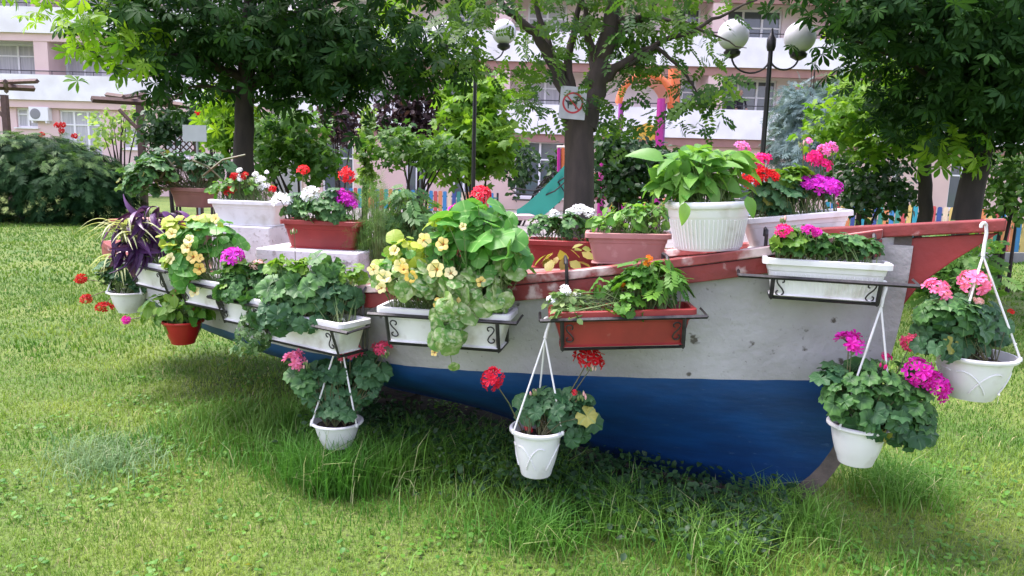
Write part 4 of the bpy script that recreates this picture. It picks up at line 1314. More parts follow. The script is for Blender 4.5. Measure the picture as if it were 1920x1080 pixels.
pl.flower(1540, 302, Y, 40, 'cerise'); pl.flower(1527, 290, Y, 34, 'cerise'); pl.flower(1545, 278, Y, 32, 'pinkpurple'); pl.flower(1562, 274, Y, 28, 'pinkpurple'); pl.flower(1517, 262, Y, 16, 'pinkpurple'); pl.buds(1505, 272, Y, 22)
pl.done()
# round ribbed pot
c = P(1333, 376, 3.22); kk = (c - Vector(_C)).dot(Vector(_fw)) / F_PX
r, h = 79 * kk, 90 * kk
t = thing('flower_pot', 'big round ribbed white pot with a broad-leaved plant on the bow deck', 'flower pot', Matrix.Translation(c - Vector((0, 0, h))) @ Matrix.Rotation(R_(-3), 4, 'Y'))
mb = MB()
pr = [(.001, 0), (r * .74, 0), (r * .76, .006), (r * .90, h * .66), (r * .915, h * .68), (r * .925, h * .70), (r * .95, h * .86), (r, h * .865), (r + .004, h * .90), (r + .004, h * .97), (r, h), (r - .016, h), (r - .02, h - .012), (r * .88, h * .82)]
mb.lathe(pr, 48); mb.build('pot', M_WHITEPOT, t, True)
mb = MB()
for i in range(56):
    a = 2 * math.pi * i / 56
    mb.tube([(r * .775 * math.cos(a), r * .775 * math.sin(a), h * .05), (r * .897 * math.cos(a), r * .897 * math.sin(a), h * .63)], .0032, 5)
stuff(mb.build('ribs', M_WHITEPOT, t, True))
mb = MB(); mb.lathe([(r * .885, h * .82), (r * .4, h * .84), (.001, h * .85)], 24); mb.build('soil', M_SOIL, t, True)
soil = [t.matrix_basis @ Vector((r * .5 * math.cos(a), r * .5 * math.sin(a), h * .84)) for a in np.linspace(0, 5.6, 9)]
pl = Plant(t, soil); Y = c.y
BR = leaf_meshes(lf_lance, LM_BROAD, w=.27, droop=.22)
pl.leaves([(1300, 325, 55, 46, Y, .12), (1350, 320, 45, 40, Y, .11), (1270, 345, 40, 30, Y, .09), (1320, 350, 55, 24, Y, .10)], BR, 150, .105, up=.9, out=.4, droop=-.1, jit=.5)
for (x, y, ang, ln) in ((1215, 282, -1, 75), (1270, 300, -.3, 85), (1300, 290, .5, 80), (1245, 345, -1.2, 60), (1265, 290, .1, 90)):
    p = P(x + 30, y + 20, Y - .05)
    link('leaf', BR[0], t, pl.Minv @ leaf_M(p, Vector((0, -.6, .8)), Vector((ang, 0, .8)), ln * kk)); pl._stem(soil[3], p, .003)
for (x, y) in ((1285, 392), (1400, 380)):
    link('leaf', BR[1], t, pl.Minv @ leaf_M(P(x, y - 12, Y - r * 1.02), Vector((.1, -1, .3)), Vector((0.3 if x > 1300 else -.2, -.2, -1)), 40 * kk))
pl.done()

# ---- plants that grow inside the boat, behind the boxes
def boat_plant(name, label, px, py0, Y, cat='plant'):
    return thing(name, label, cat, Matrix.Translation(Vector((P(px, py0, Y).x, Y, z_sheer(2.5) - .03))))
t = boat_plant('fennel_plant', 'feathery green fennel growing in the boat beside the white block', 700, 500, 4.10)
pl = Plant(t, [t.location + Vector((random.uniform(-.06, .06), random.uniform(-.05, .05), 0)) for _ in range(6)]); Y = 4.10
pl.leaves([(700, 420, 36, 80, Y, .12), (690, 470, 34, 40, Y, .10)], None, 240, .12, joined=('fronds', [lf_spray(i, 9, .006) for i in range(4)], LM_FENN), up=.4, out=.5, droop=-.8, jit=.8, r0=.0016); pl.done()
t = boat_plant('tomato_plant', 'bushy dark green tomato-like plant growing in the boat behind the nasturtiums', 765, 500, 4.25)
pl = Plant(t, [t.location + Vector((random.uniform(-.08, .08), random.uniform(-.05, .05), 0)) for _ in range(6)]); Y = 4.25
pl.leaves([(762, 390, 45, 45, Y, .14), (745, 430, 50, 50, Y, .14), (790, 430, 36, 50, Y, .12)], leaf_meshes(lf_cut, LM_TOM), 125, .115, face=Vector((0, -.4, 0)), r0=.003); pl.done()

# ================================================================== BUILDINGS
M_WALLW = mat('white_stucco', (0.88, 0.875, 0.87), .85, (0.74, 0.73, 0.72), 1.2, bump=.1)
M_WALLP = mat('pink_stucco', (0.74, 0.55, 0.53), .88, (0.68, 0.50, 0.48), 1.0, bump=.1)
M_WALLO = mat('apricot_stucco', (0.72, 0.53, 0.46), .88, (0.66, 0.48, 0.42), 1.0, bump=.1)
M_BAND = mat('brown_pink_band', (0.36, 0.20, 0.17), .85, (0.31, 0.17, 0.15), 2)
M_FRAME = mat('white_window_frame', (0.80, 0.80, 0.80), .4)
M_RAILM = mat('dark_railing', (0.03, 0.03, 0.035), .5)
def glass_mat():
    m, nt, N, L, b = nodes_of('window_glass')
    b.inputs['Base Color'].default_value = (0.10, 0.12, 0.13, 1); b.inputs['Roughness'].default_value = .06
    b.inputs['Specular IOR Level'].default_value = .8
    return m
M_GLASS = glass_mat()
M_CURT = mat('pale_curtain', (0.55, 0.54, 0.55), .9, (0.42, 0.42, 0.44), 3, stretch=(6, 1, .3))
def bx(mb, x0, x1, y0, y1, z0, z1): return mb.box(((x0 + x1) / 2, (y0 + y1) / 2, (z0 + z1) / 2), (x1 - x0, y1 - y0, z1 - z0))
def building(label, x0, x1, Yf, floors, zb0, wall_ground, openings, parapet_h, depth=9.0, recess=1.3, cols=(), upper=None):
    """facade at y=Yf facing -y; floors: heights of the slab undersides; openings: (storey, x0, x1, z0, z1, mullions, curtain)"""
    t = thing('apartment_building', label, 'building', Matrix.Translation((0, Yf, 0)))
    tops = floors + [floors[-1] + 2.75]
    # storey walls, with holes left between wall piers
    lows = [0.0] + [f + .20 for f in floors]
    for si, (lo, hi) in enumerate(zip(lows, tops)):
        yw = .25 if si == 0 else recess
        ops = sorted([o for o in openings if o[0] == si], key=lambda o: o[1])
        mb = MB(); xc = x0
        for o in ops:
            if o[1] > xc: bx(mb, xc, o[1], yw, yw + .3, lo, hi)
            if o[3] > lo: bx(mb, o[1], o[2], yw, yw + .3, lo, o[3])
            if o[4] < hi: bx(mb, o[1], o[2], yw, yw + .3, o[4], hi)
            xc = o[2]
        if xc < x1: bx(mb, xc, x1, yw, yw + .3, lo, hi)
        mb.build('storey_wall', wall_ground if si == 0 else upper, t)
        for o in ops:
            _, a, b_, c_, d_, mull, curt = o
            w = thing_part = MB()
            f = .07
            for q in ((a, b_, d_ - f, d_), (a, b_, c_, c_ + f), (a, a + f, c_ + f, d_ - f), (b_ - f, b_, c_ + f, d_ - f)): bx(w, q[0], q[1], yw + .10, yw + .18, q[2], q[3])
            for mx in range(1, mull + 1):
                xm = a + (b_ - a) * mx / (mull + 1); bx(w, xm - f * .6, xm + f * .6, yw + .095, yw + .175, c_ + f, d_ - f)
            zt = c_ + (d_ - c_) * .68
            bx(w, a + f, b_ - f, yw + .105, yw + .17, zt - .03, zt + .03)
            wo = w.build('window', M_FRAME, t)
            MB().add([(a + .02, yw + .15, c_ + .02), (b_ - .02, yw + .15, c_ + .02), (b_ - .02, yw + .15, d_ - .02), (a + .02, yw + .15, d_ - .02)], [(0, 1, 2, 3)]).build('pane', M_CURT if curt else M_GLASS, wo)
            MB().box(((a + b_) / 2, yw - .04, c_ - .03), (b_ - a + .14, .16, .05)).build('sill', M_WALLW, wo)
    for fz in floors:
        mb = MB(); bx(mb, x0, x1, -.02, depth, fz, fz + .2); mb.build('floor_slab', M_WALLW, t)
        mb = MB(); bx(mb, x0, x1, -.12, .0 - .021, fz - .02, fz + parapet_h); mb.build('balcony_parapet', M_WALLW, t)
        mb = MB()
        mb.tube([(x0, -.05, fz + parapet_h + .16), (x1, -.05, fz + parapet_h + .16)], .022, 6)
        n = int((x1 - x0) / .9)
        for i in range(n): mb.tube([(x0 + .4 + i * .9, -.05, fz + parapet_h - .01), (x0 + .4 + i * .9, -.05, fz + parapet_h + .16)], .014, 5)
        mb.build('railing', M_RAILM, t)
        mb = MB(); bx(mb, x0, x1, .02, .24, fz - .34, fz - .001); mb.build('lintel_band', M_BAND if wall_ground is M_WALLO else M_WALLP, t)
    for xc in cols:
        for lo, hi in zip(lows[1:], tops[1:]):
            mb = MB(); bx(mb, xc - .3, xc + .3, .05, recess - .003, lo, hi); mb.build('balcony_pier', M_WALLP, t)
    mb = MB(); bx(mb, x0, x1, -.3, depth, tops[-1], tops[-1] + .3); mb.build('roof', M_WALLW, t)
    mb = MB(); bx(mb, x0, x1, depth - .3, depth, 0, tops[-1] - .003); mb.build('rear_wall', M_WALLW, t)
    for xx in (x0, x1 - .3):
        mb = MB(); bx(mb, xx + .003, xx + .297, recess + .31, depth - .31, 0, tops[-1] - .004); mb.build('end_wall', M_WALLW, t)
    return t
YL = 33.0
def zL(py, px=100): return P(px, py, YL).z
def xL(px, py=200): return P(px, py, YL).x
opsL = [(0, xL(22), xL(62), zL(240), zL(203), 1, True), (0, xL(103), xL(181), zL(290), zL(205), 2, True), (0, xL(221), xL(252), zL(275), zL(235), 1, True),
        (0, xL(300), xL(350), zL(290), zL(205), 1, True)]
for si in (1, 2):
    base = (4.05, 6.85)[si - 1]
    for a, b_, cu in ((-40, 44, True), (93, 165, True), (190, 240, False), (300, 380, True)):
        opsL.append((si, xL(a), xL(b_), base + .9, base + 2.5, 1, cu))
building('white apartment block with pink ground floor behind the juniper hedge', xL(-800), xL(500), YL, [4.05, 6.85, 9.65], 0, M_WALLP, opsL, 1.05, cols=(xL(82), xL(275)), upper=mat('lavender_white_stucco', (.66, .64, .66), .88, (.6, .58, .6), 1.2))
YR = 30.0
def zR(py, px=1400): return P(px, py, YR).z
def xR(px, py=230): return P(px, py, YR).x
opsR = []
for a, b_, c_, d_ in ((968, 1062, .5, 2.75), (760, 800, .4, 2.5), (850, 890, .4, 2.5), (1180, 1250, .6, 2.6), (1400, 1450, .6, 2.5), (1690, 1705, .9, 2.4), (600, 660, .5, 2.5), (1800, 1850, .5, 2.5)):
    opsR.append((0, xR(a), xR(b_), c_, d_, 1, False))
for si in (1, 2):
    base = (3.05, 5.80)[si - 1]
    for a, b_, cu in ((640, 720, True), (830, 900, False), (985, 1060, True), (1263, 1316, False), (1362, 1472, False), (1600, 1700, True)):
        opsR.append((si, xR(a), xR(b_), base + .25 if b_ == 1472 else base + .7, base + 2.45, 2 if b_ == 1472 else 1, cu))
building('pale apartment block with white balconies and apricot ground floor behind the playground', xR(560), xR(2900), YR, [3.05, 5.80, 8.55], 0, M_WALLO, opsR, 1.12, cols=(xR(1338), xR(940), xR(1560)), upper=mat('pale_pink_stucco', (.76, .64, .62), .88, (.70, .58, .56), 1.2))
# air conditioner on the left block
q = P(76, 214, YL + .1)
t = thing('air_conditioner', 'white air conditioner unit on the pink ground-floor wall', 'air conditioner', Matrix.Translation(q))
MB().box((0, 0, 0), (.85, .3, .6)).build('casing', M_FRAME, t, bevel=.02)
mb = MB(); mb.lathe([(.21, -.01), (.23, 0), (.19, .012), (.02, .014)], 20, (-.14, -.155, 0), M=Matrix.Rotation(R_(90), 3, 'X')); mb.build('fan_grille', mat('grey_plastic', (.22, .22, .23), .5), t)
for sx in (-1, 1): MB().box((sx * .3, .03, -.345), (.05, .34, .09)).build('wall_bracket', M_FRAME, t)

# person on the balcony
def person():
    q = P(1388, 181, YR + .75); floor = 3.25
    Hh = 1.72
    t = thing('person', 'person in dark clothes standing behind the white balcony parapet', 'person', Matrix.Translation((q.x, q.y, floor)))
    J = {'pelvis': ((0, 0, .95), .15), 'waist': ((0, 0, 1.10), .135), 'chest': ((0, -.01, 1.32), .16), 'neck0': ((0, 0, 1.47), .07), 'neck': ((0, -.005, 1.53), .055),
         'kl': ((-.10, -.01, .50), .062), 'al': ((-.11, .01, .08), .045), 'fl': ((-.12, -.14, .035), .04), 'kr': ((.10, -.01, .50), .062), 'ar': ((.11, .01, .08), .045), 'fr': ((.12, -.14, .035), .04),
         'hl': ((-.09, 0, .88), .09), 'hr': ((.09, 0, .88), .09),
         'sl': ((-.19, 0, 1.42), .065), 'el': ((-.25, -.02, 1.14), .045), 'wl': ((-.21, -.20, 1.02), .034), 'sr': ((.19, 0, 1.42), .065), 'er': ((.25, -.02, 1.14), .045), 'wr': ((.21, -.20, 1.02), .034)}
    E_ = [('pelvis', 'waist'), ('waist', 'chest'), ('chest', 'neck0'), ('neck0', 'neck'), ('pelvis', 'hl'), ('hl', 'kl'), ('kl', 'al'), ('al', 'fl'), ('pelvis', 'hr'), ('hr', 'kr'), ('kr', 'ar'), ('ar', 'fr'),
          ('chest', 'sl'), ('sl', 'el'), ('el', 'wl'), ('chest', 'sr'), ('sr', 'er'), ('er', 'wr')]
    ks = list(J)
    me = bpy.data.meshes.new('body')
    me.from_pydata([J[k][0] for k in ks], [(ks.index(a), ks.index(b_)) for a, b_ in E_], [])
    o = link('body', me, t)
    o.modifiers.new('skin', 'SKIN')
    for i, k in enumerate(ks): me.skin_vertices[0].data[i].radius = (J[k][1], J[k][1] * .8)
    me.skin_vertices[0].data[0].use_root = True
    o.modifiers.new('sub', 'SUBSURF').levels = 1
    me.materials.append(mat('dark_clothes', (.018, .018, .022), .85))
    skin = mat('skin', (.52, .32, .24), .6)
    mb = MB(); mb.lathe([(.005, -.125), (.05, -.115), (.07, -.07), (.082, 0), (.084, .05), (.068, .10), (.03, .125), (.003, .13)], 14, (0, -.015, 1.655), sy=1.15)
    mb.tube([(0, -.115, 1.67), (0, -.135, 1.635), (0, -.112, 1.63)], [.008, .016, .01], 6)
    for sx in (-1, 1):
        mb.lathe([(.004, -.03), (.016, -.01), (.018, .015), (.004, .03)], 6, (sx * .085, -.005, 1.65))
    mb.build('head', skin, t, True)
    mb = MB()
    for sx in (-1, 1): mb.lathe([(.001, -.008), (.010, 0), (.001, .008)], 6, (sx * .032, -.108, 1.672))
    mb.tube([(-.025, -.105, 1.60), (0, -.112, 1.598), (.025, -.105, 1.60)], .005, 5)
    mb.build('face_features', mat('dark_features', (.08, .03, .03), .6), t)
    mb = MB(); mb.lathe([(.088, -.02), (.093, .04), (.076, .10), (.035, .132), (.003, .138)], 14, (0, .006, 1.662), sy=1.08); mb.build('hair', mat('grey_hair', (.42, .40, .38), .8), t, True)
    for sx in (-1, 1):
        mb = MB(); w = Vector((sx * .21, -.20, 1.02))
        mb.tube([w + Vector((0, .02, .005)), w, w + Vector((0, -.05, -.01)), w + Vector((0, -.085, -.02))], [.028, .032, .038, .03], 8)
        for i in range(4): mb.tube([w + Vector(((i - 1.5) * .018, -.08, -.02)), w + Vector(((i - 1.5) * .02, -.115, -.035)), w + Vector(((i - 1.5) * .02, -.13, -.06 + .005 * i))], [.009, .008, .006], 6)
        mb.tube([w + Vector((-sx * .028, -.03, 0)), w + Vector((-sx * .055, -.06, -.01)), w + Vector((-sx * .05, -.085, -.02))], [.010, .009, .007], 6)
        mb.build('hand', skin, t, True)
person()

# ================================================================== LAMPS
M_LAMPBLK = mat('black_lamp_paint', (.012, .012, .012), .4)
M_GLOBE = mat('milky_globe', (.62, .62, .61), .3, (.56, .56, .55), 3)
def lamp(label, px, ptop, Y, globes, gr):
    base = P(px, 300, Y); base.z = 0
    t = thing('street_lamp', label, 'street lamp', Matrix.Translation(base), None)
    top = P(px, ptop, Y).z
    mb = MB(); mb.tube([(0, 0, 0), (0, 0, 1.0), (0, 0, 1.01), (0, 0, top)], [.055, .052, .036, .030], 12); mb.build('pole', M_LAMPBLK, t, True)
    MB().lathe([(.10, 0), (.10, .05), (.07, .10), (.06, .35), (.056, .38)], 16).build('base', M_LAMPBLK, t, True)
    MB().lathe([(.045, -.10), (.06, -.05), (.06, .05), (.03, .10), (.012, .18)], 12, (0, 0, top)).build('finial', M_LAMPBLK, t, True)
    for gx, gy in globes:
        g = P(gx, gy, Y); d = g.x - base.x
        zb = g.z - gr - .06
        pts = []
        for i in range(13):
            a = R_(180 + 180 * i / 12) if d > 0 else R_(-180 * i / 12)
            pts.append((d / 2 + abs(d) / 2 * math.cos(a), 0, zb + abs(d) * .42 * math.sin(a)))
        MB().tube(pts, .013, 6).build('arm', M_LAMPBLK, t, True)
        MB().lathe([(.03, -.05), (.10, -.01), (.11, .03), (.09, .05)], 16, (d, 0, zb + .02)).build('globe_holder', M_LAMPBLK, t, True)
        mb = MB(); mb.lathe([(max(.002, gr * math.sin(math.pi * i / 14)), -gr * math.cos(math.pi * i / 14)) for i in range(15)], 24, (d, 0, g.z)); mb.build('globe', M_GLOBE, t, True)
lamp('black lamp post with white globes beside the round white pot', 1429, 80, 10.0, [(1375, 66), (1500, 70)], .20)
lamp('black lamp post with white globes left of the forked tree', 888, 95, 12.5, [(945, 60), (832, 62)], .20)

# ================================================================== SIGNS
def forked_sign():
    Y = 7.72
    c = P(1074, 193, Y); k = Y / F_PX
    M = frame(*[Vector(v) for v in (Matrix.Rotation(R_(3), 3, 'Y') @ Vector((1, 0, 0)), Vector((0, 1, 0)), Matrix.Rotation(R_(3), 3, 'Y') @ Vector((0, 0, 1)))], c)
    t = thing('no_dogs_sign', 'white no-dogs sign with red ring fixed to the forked tree', 'sign', M)
    w, h = 48 * k, 58 * k
    MB().box((0, 0, 0), (w, .008, h)).build('board', mat('sign_white', (.46, .47, .48), .5, (.36, .37, .38), 8), t)
    R0, R1 = .40 * w, .33 * w
    red = mat('sign_red', (.42, .03, .04), .5)
    mb = MB(); n = 40
    v = []
    for i in range(n):
        a = 2 * math.pi * i / n
        v += [(R0 * math.cos(a), -.006, R0 * math.sin(a)), (R1 * math.cos(a), -.006, R1 * math.sin(a))]
    mb.add(v, [(2 * i, (2 * i + 2) % (2 * n), (2 * i + 3) % (2 * n), 2 * i + 1) for i in range(n)]); mb.build('ring', red, t)
    mb = MB(); mb.box((0, -.0075, 0), (2 * R1, .001, .06 * w), Matrix.Rotation(R_(45), 3, 'Y')); mb.build('slash', red, t)
    dog = [(-.24, .02), (-.20, .07), (-.06, .07), (.08, .06), (.12, .13), (.15, .18), (.17, .13), (.24, .11), (.24, .08), (.16, .06), (.14, -.02), (.13, -.20), (.09, -.20), (.08, -.05), (-.10, -.05), (-.13, -.12), (-.12, -.20), (-.16, -.20), (-.18, -.08), (-.20, .0), (-.27, .10), (-.29, .09)]
    MB().prism([(x * w * 1.1, -.0052, y * w * 1.1) for x, y in dog], (0, .001, 0)).build('dog_symbol', mat('sign_black', (.02, .02, .02), .5), t)
forked_sign()
c = P(365, 250, 8.8); k = 8.8 / F_PX
t = thing('blank_sign', 'pale grey sign board on a thin post behind the stern plants', 'sign', Matrix.Translation((c.x, 8.8, 0)))
MB().box((0, 0, c.z), (44 * k, .012, 30 * k)).build('board', mat('sign_grey', (.50, .52, .53), .5, (.44, .46, .47), 6), t, bevel=.004)
MB().tube([(.015, .02, 0), (.015, .02, c.z + .08)], .014, 8).build('post', mat('grey_metal', (.30, .31, .32), .45), t, True)

# ================================================================== PICKET FENCES
PK = [mat('picket_' + n, c, .55, tuple(k * .85 for k in c), 6) for n, c in (('blue', (.03, .20, .42)), ('green', (.03, .22, .16)), ('yellow', (.58, .44, .14)), ('red', (.46, .07, .07)), ('teal', (.02, .28, .36)), ('cream', (.62, .52, .36)), ('navy', (.03, .07, .24)), ('orange', (.60, .22, .08)))]
def fence(label, a, b_, hgt, pitch, wall=False, seed=0):
    r = random.Random(seed)
    a, b_ = Vector(a), Vector(b_); d = (b_ - a); L = d.length; d.normalize()
    t = thing('picket_fence', label, 'fence', frame(d, Vector((-d.y, d.x, 0)), Vector((0, 0, 1)), a), None)
    w = pitch * .78; z0 = .22 if wall else .08
    if wall: MB().box((L / 2, .03, .10), (L, .16, .20)).build('base_wall', mat('grey_concrete', (.24, .24, .235), .9, (.18, .18, .175), 4, bump=.3), t)
    for z in (z0 + .12, hgt - .18): MB().box((L / 2, .025, z), (L, .03, .05)).build('cross_rail', PK[1], t)
    meshes = []
    for m in PK:
        mb = MB(); mb.prism([(-w / 2, 0, 0), (w / 2, 0, 0), (w / 2, 0, hgt - z0 - .03), (w * .3, 0, hgt - z0), (-w * .3, 0, hgt - z0), (-w / 2, 0, hgt - z0 - .03)], (0, -.022, 0)); meshes.append(mb.mesh('picket', m))
    i = 0; x = w / 2; last = -1
    while x < L - w / 2:
        j = r.randrange(len(PK))
        if j == last: j = (j + 1) % len(PK)
        last = j
        link('picket', meshes[j], t, Matrix.Translation((x, 0.008, z0 + r.uniform(-.01, .01)))); x += pitch
    n = max(2, int(L / 2))
    for i in range(n + 1): MB().box((L * i / n, .07, hgt * .5), (.06, .06, hgt)).build('post', M_LAMPBLK, t)
fence('painted picket fence on a low grey wall to the right of the bow', (9.0, 14.4, 0), (15.5, 15.6, 0), .86, .125, True, 3)
fence('painted picket fence section behind the bow beam, under the dark trees', (7.9, 18.9, 0), (11.0, 16.4, 0), .98, .125, False, 5)
fence('painted picket fence far behind the fennel, in front of the flats', (-6.3, 27.0, 0), (-.6, 25.6, 0), .78, .17, False, 8)
fence('painted picket fence beside the slide, far behind the boat', (4.0, 25.6, 0), (7.6, 23.0, 0), .80, .17, False, 9)

# ================================================================== PLAY TOWER
def play():
    Y = 19.0
    def q(x, y, dy=0): return P(x, y, Y + dy)
    o = q(1160, 350); o.z = 0
    t = thing('play_tower', 'bright climbing tower with green slide, orange roof arches and magenta posts', 'playground', Matrix.Translation(o))
    def l(x, y, dy=0): return q(x, y, dy) - o
    pm = lambda n, c: mat('play_' + n, c, .4, tuple(k * .9 for k in c), 2)
    mg, og, yl, gr, wt, rd = pm('magenta', (.45, .02, .25)), pm('orange', (.72, .17, .05)), pm('yellow', (.72, .42, .05)), pm('green', (.03, .42, .30)), pm('pale', (.72, .52, .55)), pm('red', (.55, .04, .05))
    # slide: chute with raised sides
    A, B = l(1078, 322), l(990, 405, -.8); B.z = max(B.z, .12)
    mb = MB(); n = 12; wd = Vector((.25, .18, 0))
    for i in range(n + 1):
        u = i / n; c = A.lerp(B, u); c.z = B.z + (A.z - B.z) * (1 - u) ** 1.25
        side = wd
        for s_, h in ((-1.12, .16), (-1, .16), (-.9, .0), (.9, .0), (1, .16), (1.12, .16), (1.12, -.05), (-1.12, -.05)): mb.v.append(tuple(c + side * s_ + Vector((0, 0, h))))
    for i in range(n):
        for j in range(8):
            a = 8 * i + j; b_ = 8 * i + (j + 1) % 8
            mb.f.append((a, b_, b_ + 8, a + 8)); mb.m.append(0)
    mb.build('slide', gr, t, False)
    MB().lathe([(.16, .0), (.30, .04), (.32, .12), (.20, .16)], 16, B + Vector((-.15, 0, -.1))).build('slide_foot', wt, t, True)
    for x0, y1 in ((1130, 300), (1240, 185), (1172, 300)):
        p = l(x0, y1); MB().tube([(p.x, p.y, -o.z), p], .085 if x0 < 1200 else .10, 12).build('post', mg, t, True)
    for x0, dy in ((1165, .8), (1245, 1.2)):
        p = l(x0, 190, dy); MB().tube([(p.x, p.y, 0), p], .07, 10).build('post', pm('purple', (.30, .05, .30)), t, True)
    # roof arches
    for dy, m_ in ((0, og), (.9, rd), (1.6, og)):
        a, b_ = l(1160, 195, dy), l(1262, 195, dy); c = (a + b_) / 2; rr = (b_ - a).length / 2
        MB().tube([c + Vector((rr * math.cos(R_(k)), 0, rr * 1.05 * math.sin(R_(k)))) for k in range(0, 181, 12)], .09, 10).build('roof_arch', m_, t, True)
    mb = MB(); a, b_ = l(1168, 190, .3), l(1255, 190, .3); c = (a + b_) / 2; rr = (b_ - a).length / 2; n = 12
    for k in range(n + 1):
        an = math.pi * k / n
        for dy in (0, 1.3): mb.v.append((c.x + rr * math.cos(an), c.y + dy, c.z + rr * math.sin(an)))
    for k in range(n): mb.f.append((2 * k, 2 * k + 2, 2 * k + 3, 2 * k + 1)); mb.m.append(0)
    mb.build('roof_shell', pm('apricot', (.72, .30, .16)), t, True)
    MB().tube([l(1265, 130, .6), l(1262, 205, .6)], .16, 12).build('tube_wall', og, t, True)
    # panels and bars
    p0, p1 = l(1188, 262), l(1236, 240)
    MB().prism([(p0.x, p0.y, p0.z), (p1.x, p0.y, p0.z), (p1.x, p0.y, p1.z), ((p0.x + p1.x) / 2, p0.y, p1.z + .12), (p0.x, p0.y, p1.z)], (0, .05, 0)).build('yellow_panel', yl, t)
    for i, m_ in enumerate((mg, og, yl, yl, og)):
        a = l(1048 + i * 7.5, 277, .2); b_ = l(1048 + i * 7.5, 322 + i * 2, .2); MB().tube([a, b_], .045, 8).build('bar', m_, t, True)
    MB().tube([l(1044, 276, .2), l(1085, 276, .2)], .04, 8).build('top_rail', pm('cream', (.7, .6, .5)), t, True)
    for i in range(5):
        a = l(1097 + i * 5, 328 - i, .3); b_ = l(1097 + i * 5, 352, .3); MB().tube([a, b_], .035, 8).build('bar', (og, yl)[i % 2], t, True)
    a, b_ = l(1098, 352, .2), l(1125, 326, .2)
    MB().prism([a, (b_.x, a.y, a.z), (b_.x, a.y, b_.z), (a.x + .1, a.y, a.z + .15)], (0, .05, 0)).build('side_panel', og, t)
    a, b_ = l(1142, 392), l(1151, 335); MB().prism([a, a + Vector((.12, 0, 0)), b_ + Vector((.1, 0, 0)), b_], (0, .05, 0)).build('ladder_side', yl, t)
    for y_ in (348, 366): MB().tube([l(1098, y_, -.1), l(1215, y_, -.1)], .035, 8).build('guard_rail', M_LAMPBLK, t, True)
    a, b_ = l(1178, 390), l(1192, 338); bx(MB(), a.x, b_.x, a.y, a.y + .06, a.z, b_.z).build('magenta_panel', mg, t)
    z = l(1150, 350).z
    a, b_ = l(1100, 350), l(1245, 350); mb = MB(); bx(mb, a.x, b_.x, a.y + .1, a.y + 1.6, z - .35, z - .27); mb.build('platform', M_DECKW, t)
    pts = [(960, 352), (1000, 358), (1040, 345), (1060, 332), (1075, 318)]
    for dy, off in ((-.3, 0), (-.1, 10), (-.5, 22)):
        MB().tube([l(x, y + off * (1 - i / 5), dy) for i, (x, y) in enumerate(pts)], .022, 6).build('climbing_rope', M_LAMPBLK, t, True)
    for a, b_ in (((1035, 345), (1038, 398)), ((1046, 340), (1068, 385)), ((1062, 330), (1058, 370)), ((1010, 356), (1030, 372))):
        MB().tube([l(*a, -.3), l((a[0] + b_[0]) / 2 + 3, (a[1] + b_[1]) / 2, -.3), l(*b_, -.3)], .018, 6).build('climbing_rope', M_LAMPBLK, t, True)
play()

# ================================================================== PERGOLAS
M_PERG = mat('dark_stained_wood', (.075, .045, .036), .75, (.12, .07, .055), 8, bump=.3)
def pergola(label, Y, posts, beams, lattice=None):
    o = P(posts[0][0], posts[0][1], Y); o.z = 0
    t = thing('pergola', label, 'pergola', Matrix.Translation(o))
    for px, pt, dy in posts:
        p = P(px, pt, Y + dy) - o; MB().box((p.x, p.y, p.z / 2), (.15, .15, p.z)).build('post', M_PERG, t)
        br = MB(); br.tube([(p.x - .04, p.y, p.z - .65), (p.x - .55, p.y, p.z - .12)], .05, 4); br.build('brace', M_PERG, t)
    for (x0, y0, d0), (x1, y1, d1), w in beams:
        a, b_ = P(x0, y0, Y + d0) - o, P(x1, y1, Y + d1) - o
        MB().tube([a, b_], w, 4).build('beam', M_PERG, t)
    if lattice:
        x0, x1, y0, y1, dy = lattice; a, b_ = P(x0, y1, Y + dy) - o, P(x1, y0, Y + dy) - o
        w_, h_ = b_.x - a.x, b_.z - a.z; st = .17
        for sg in (1, -1):
            n = int((w_ + h_) / st)
            for i in range(1, n):
                c_ = i * st
                xa, za = (c_, 0) if c_ < w_ else (w_, c_ - w_)
                xb, zb_ = (0, c_) if c_ < h_ else (c_ - h_, h_)
                if sg < 0: xa, xb = w_ - xa, w_ - xb
                MB().tube([(a.x + xa, a.y + .012 * sg, a.z + za), (a.x + xb, a.y + .012 * sg, a.z + zb_)], .018, 4).build('lattice_slat', M_PERG, t)
pergola('dark wooden pergola with lattice panel behind the left chestnut tree', 20.0, [(262, 198, 0), (368, 205, .6)], [((172, 186, -.8), (330, 196, .9), .085), ((200, 178, 1.2), (360, 200, -.3), .075), ((232, 182, -1.0), (272, 176, 1.4), .06), ((300, 190, -1.0), (335, 182, 1.4), .06), ((190, 184, .2), (345, 200, .4), .055)], (272, 368, 255, 285, .2))
pergola('dark wooden pergola end above the juniper hedge', 22.0, [(8, 178, 0)], [((-60, 160, -.6), (64, 166, .8), .09), ((-50, 156, 1.2), (70, 152, -.2), .07), ((10, 152, -1), (12, 172, 1.2), .06)])

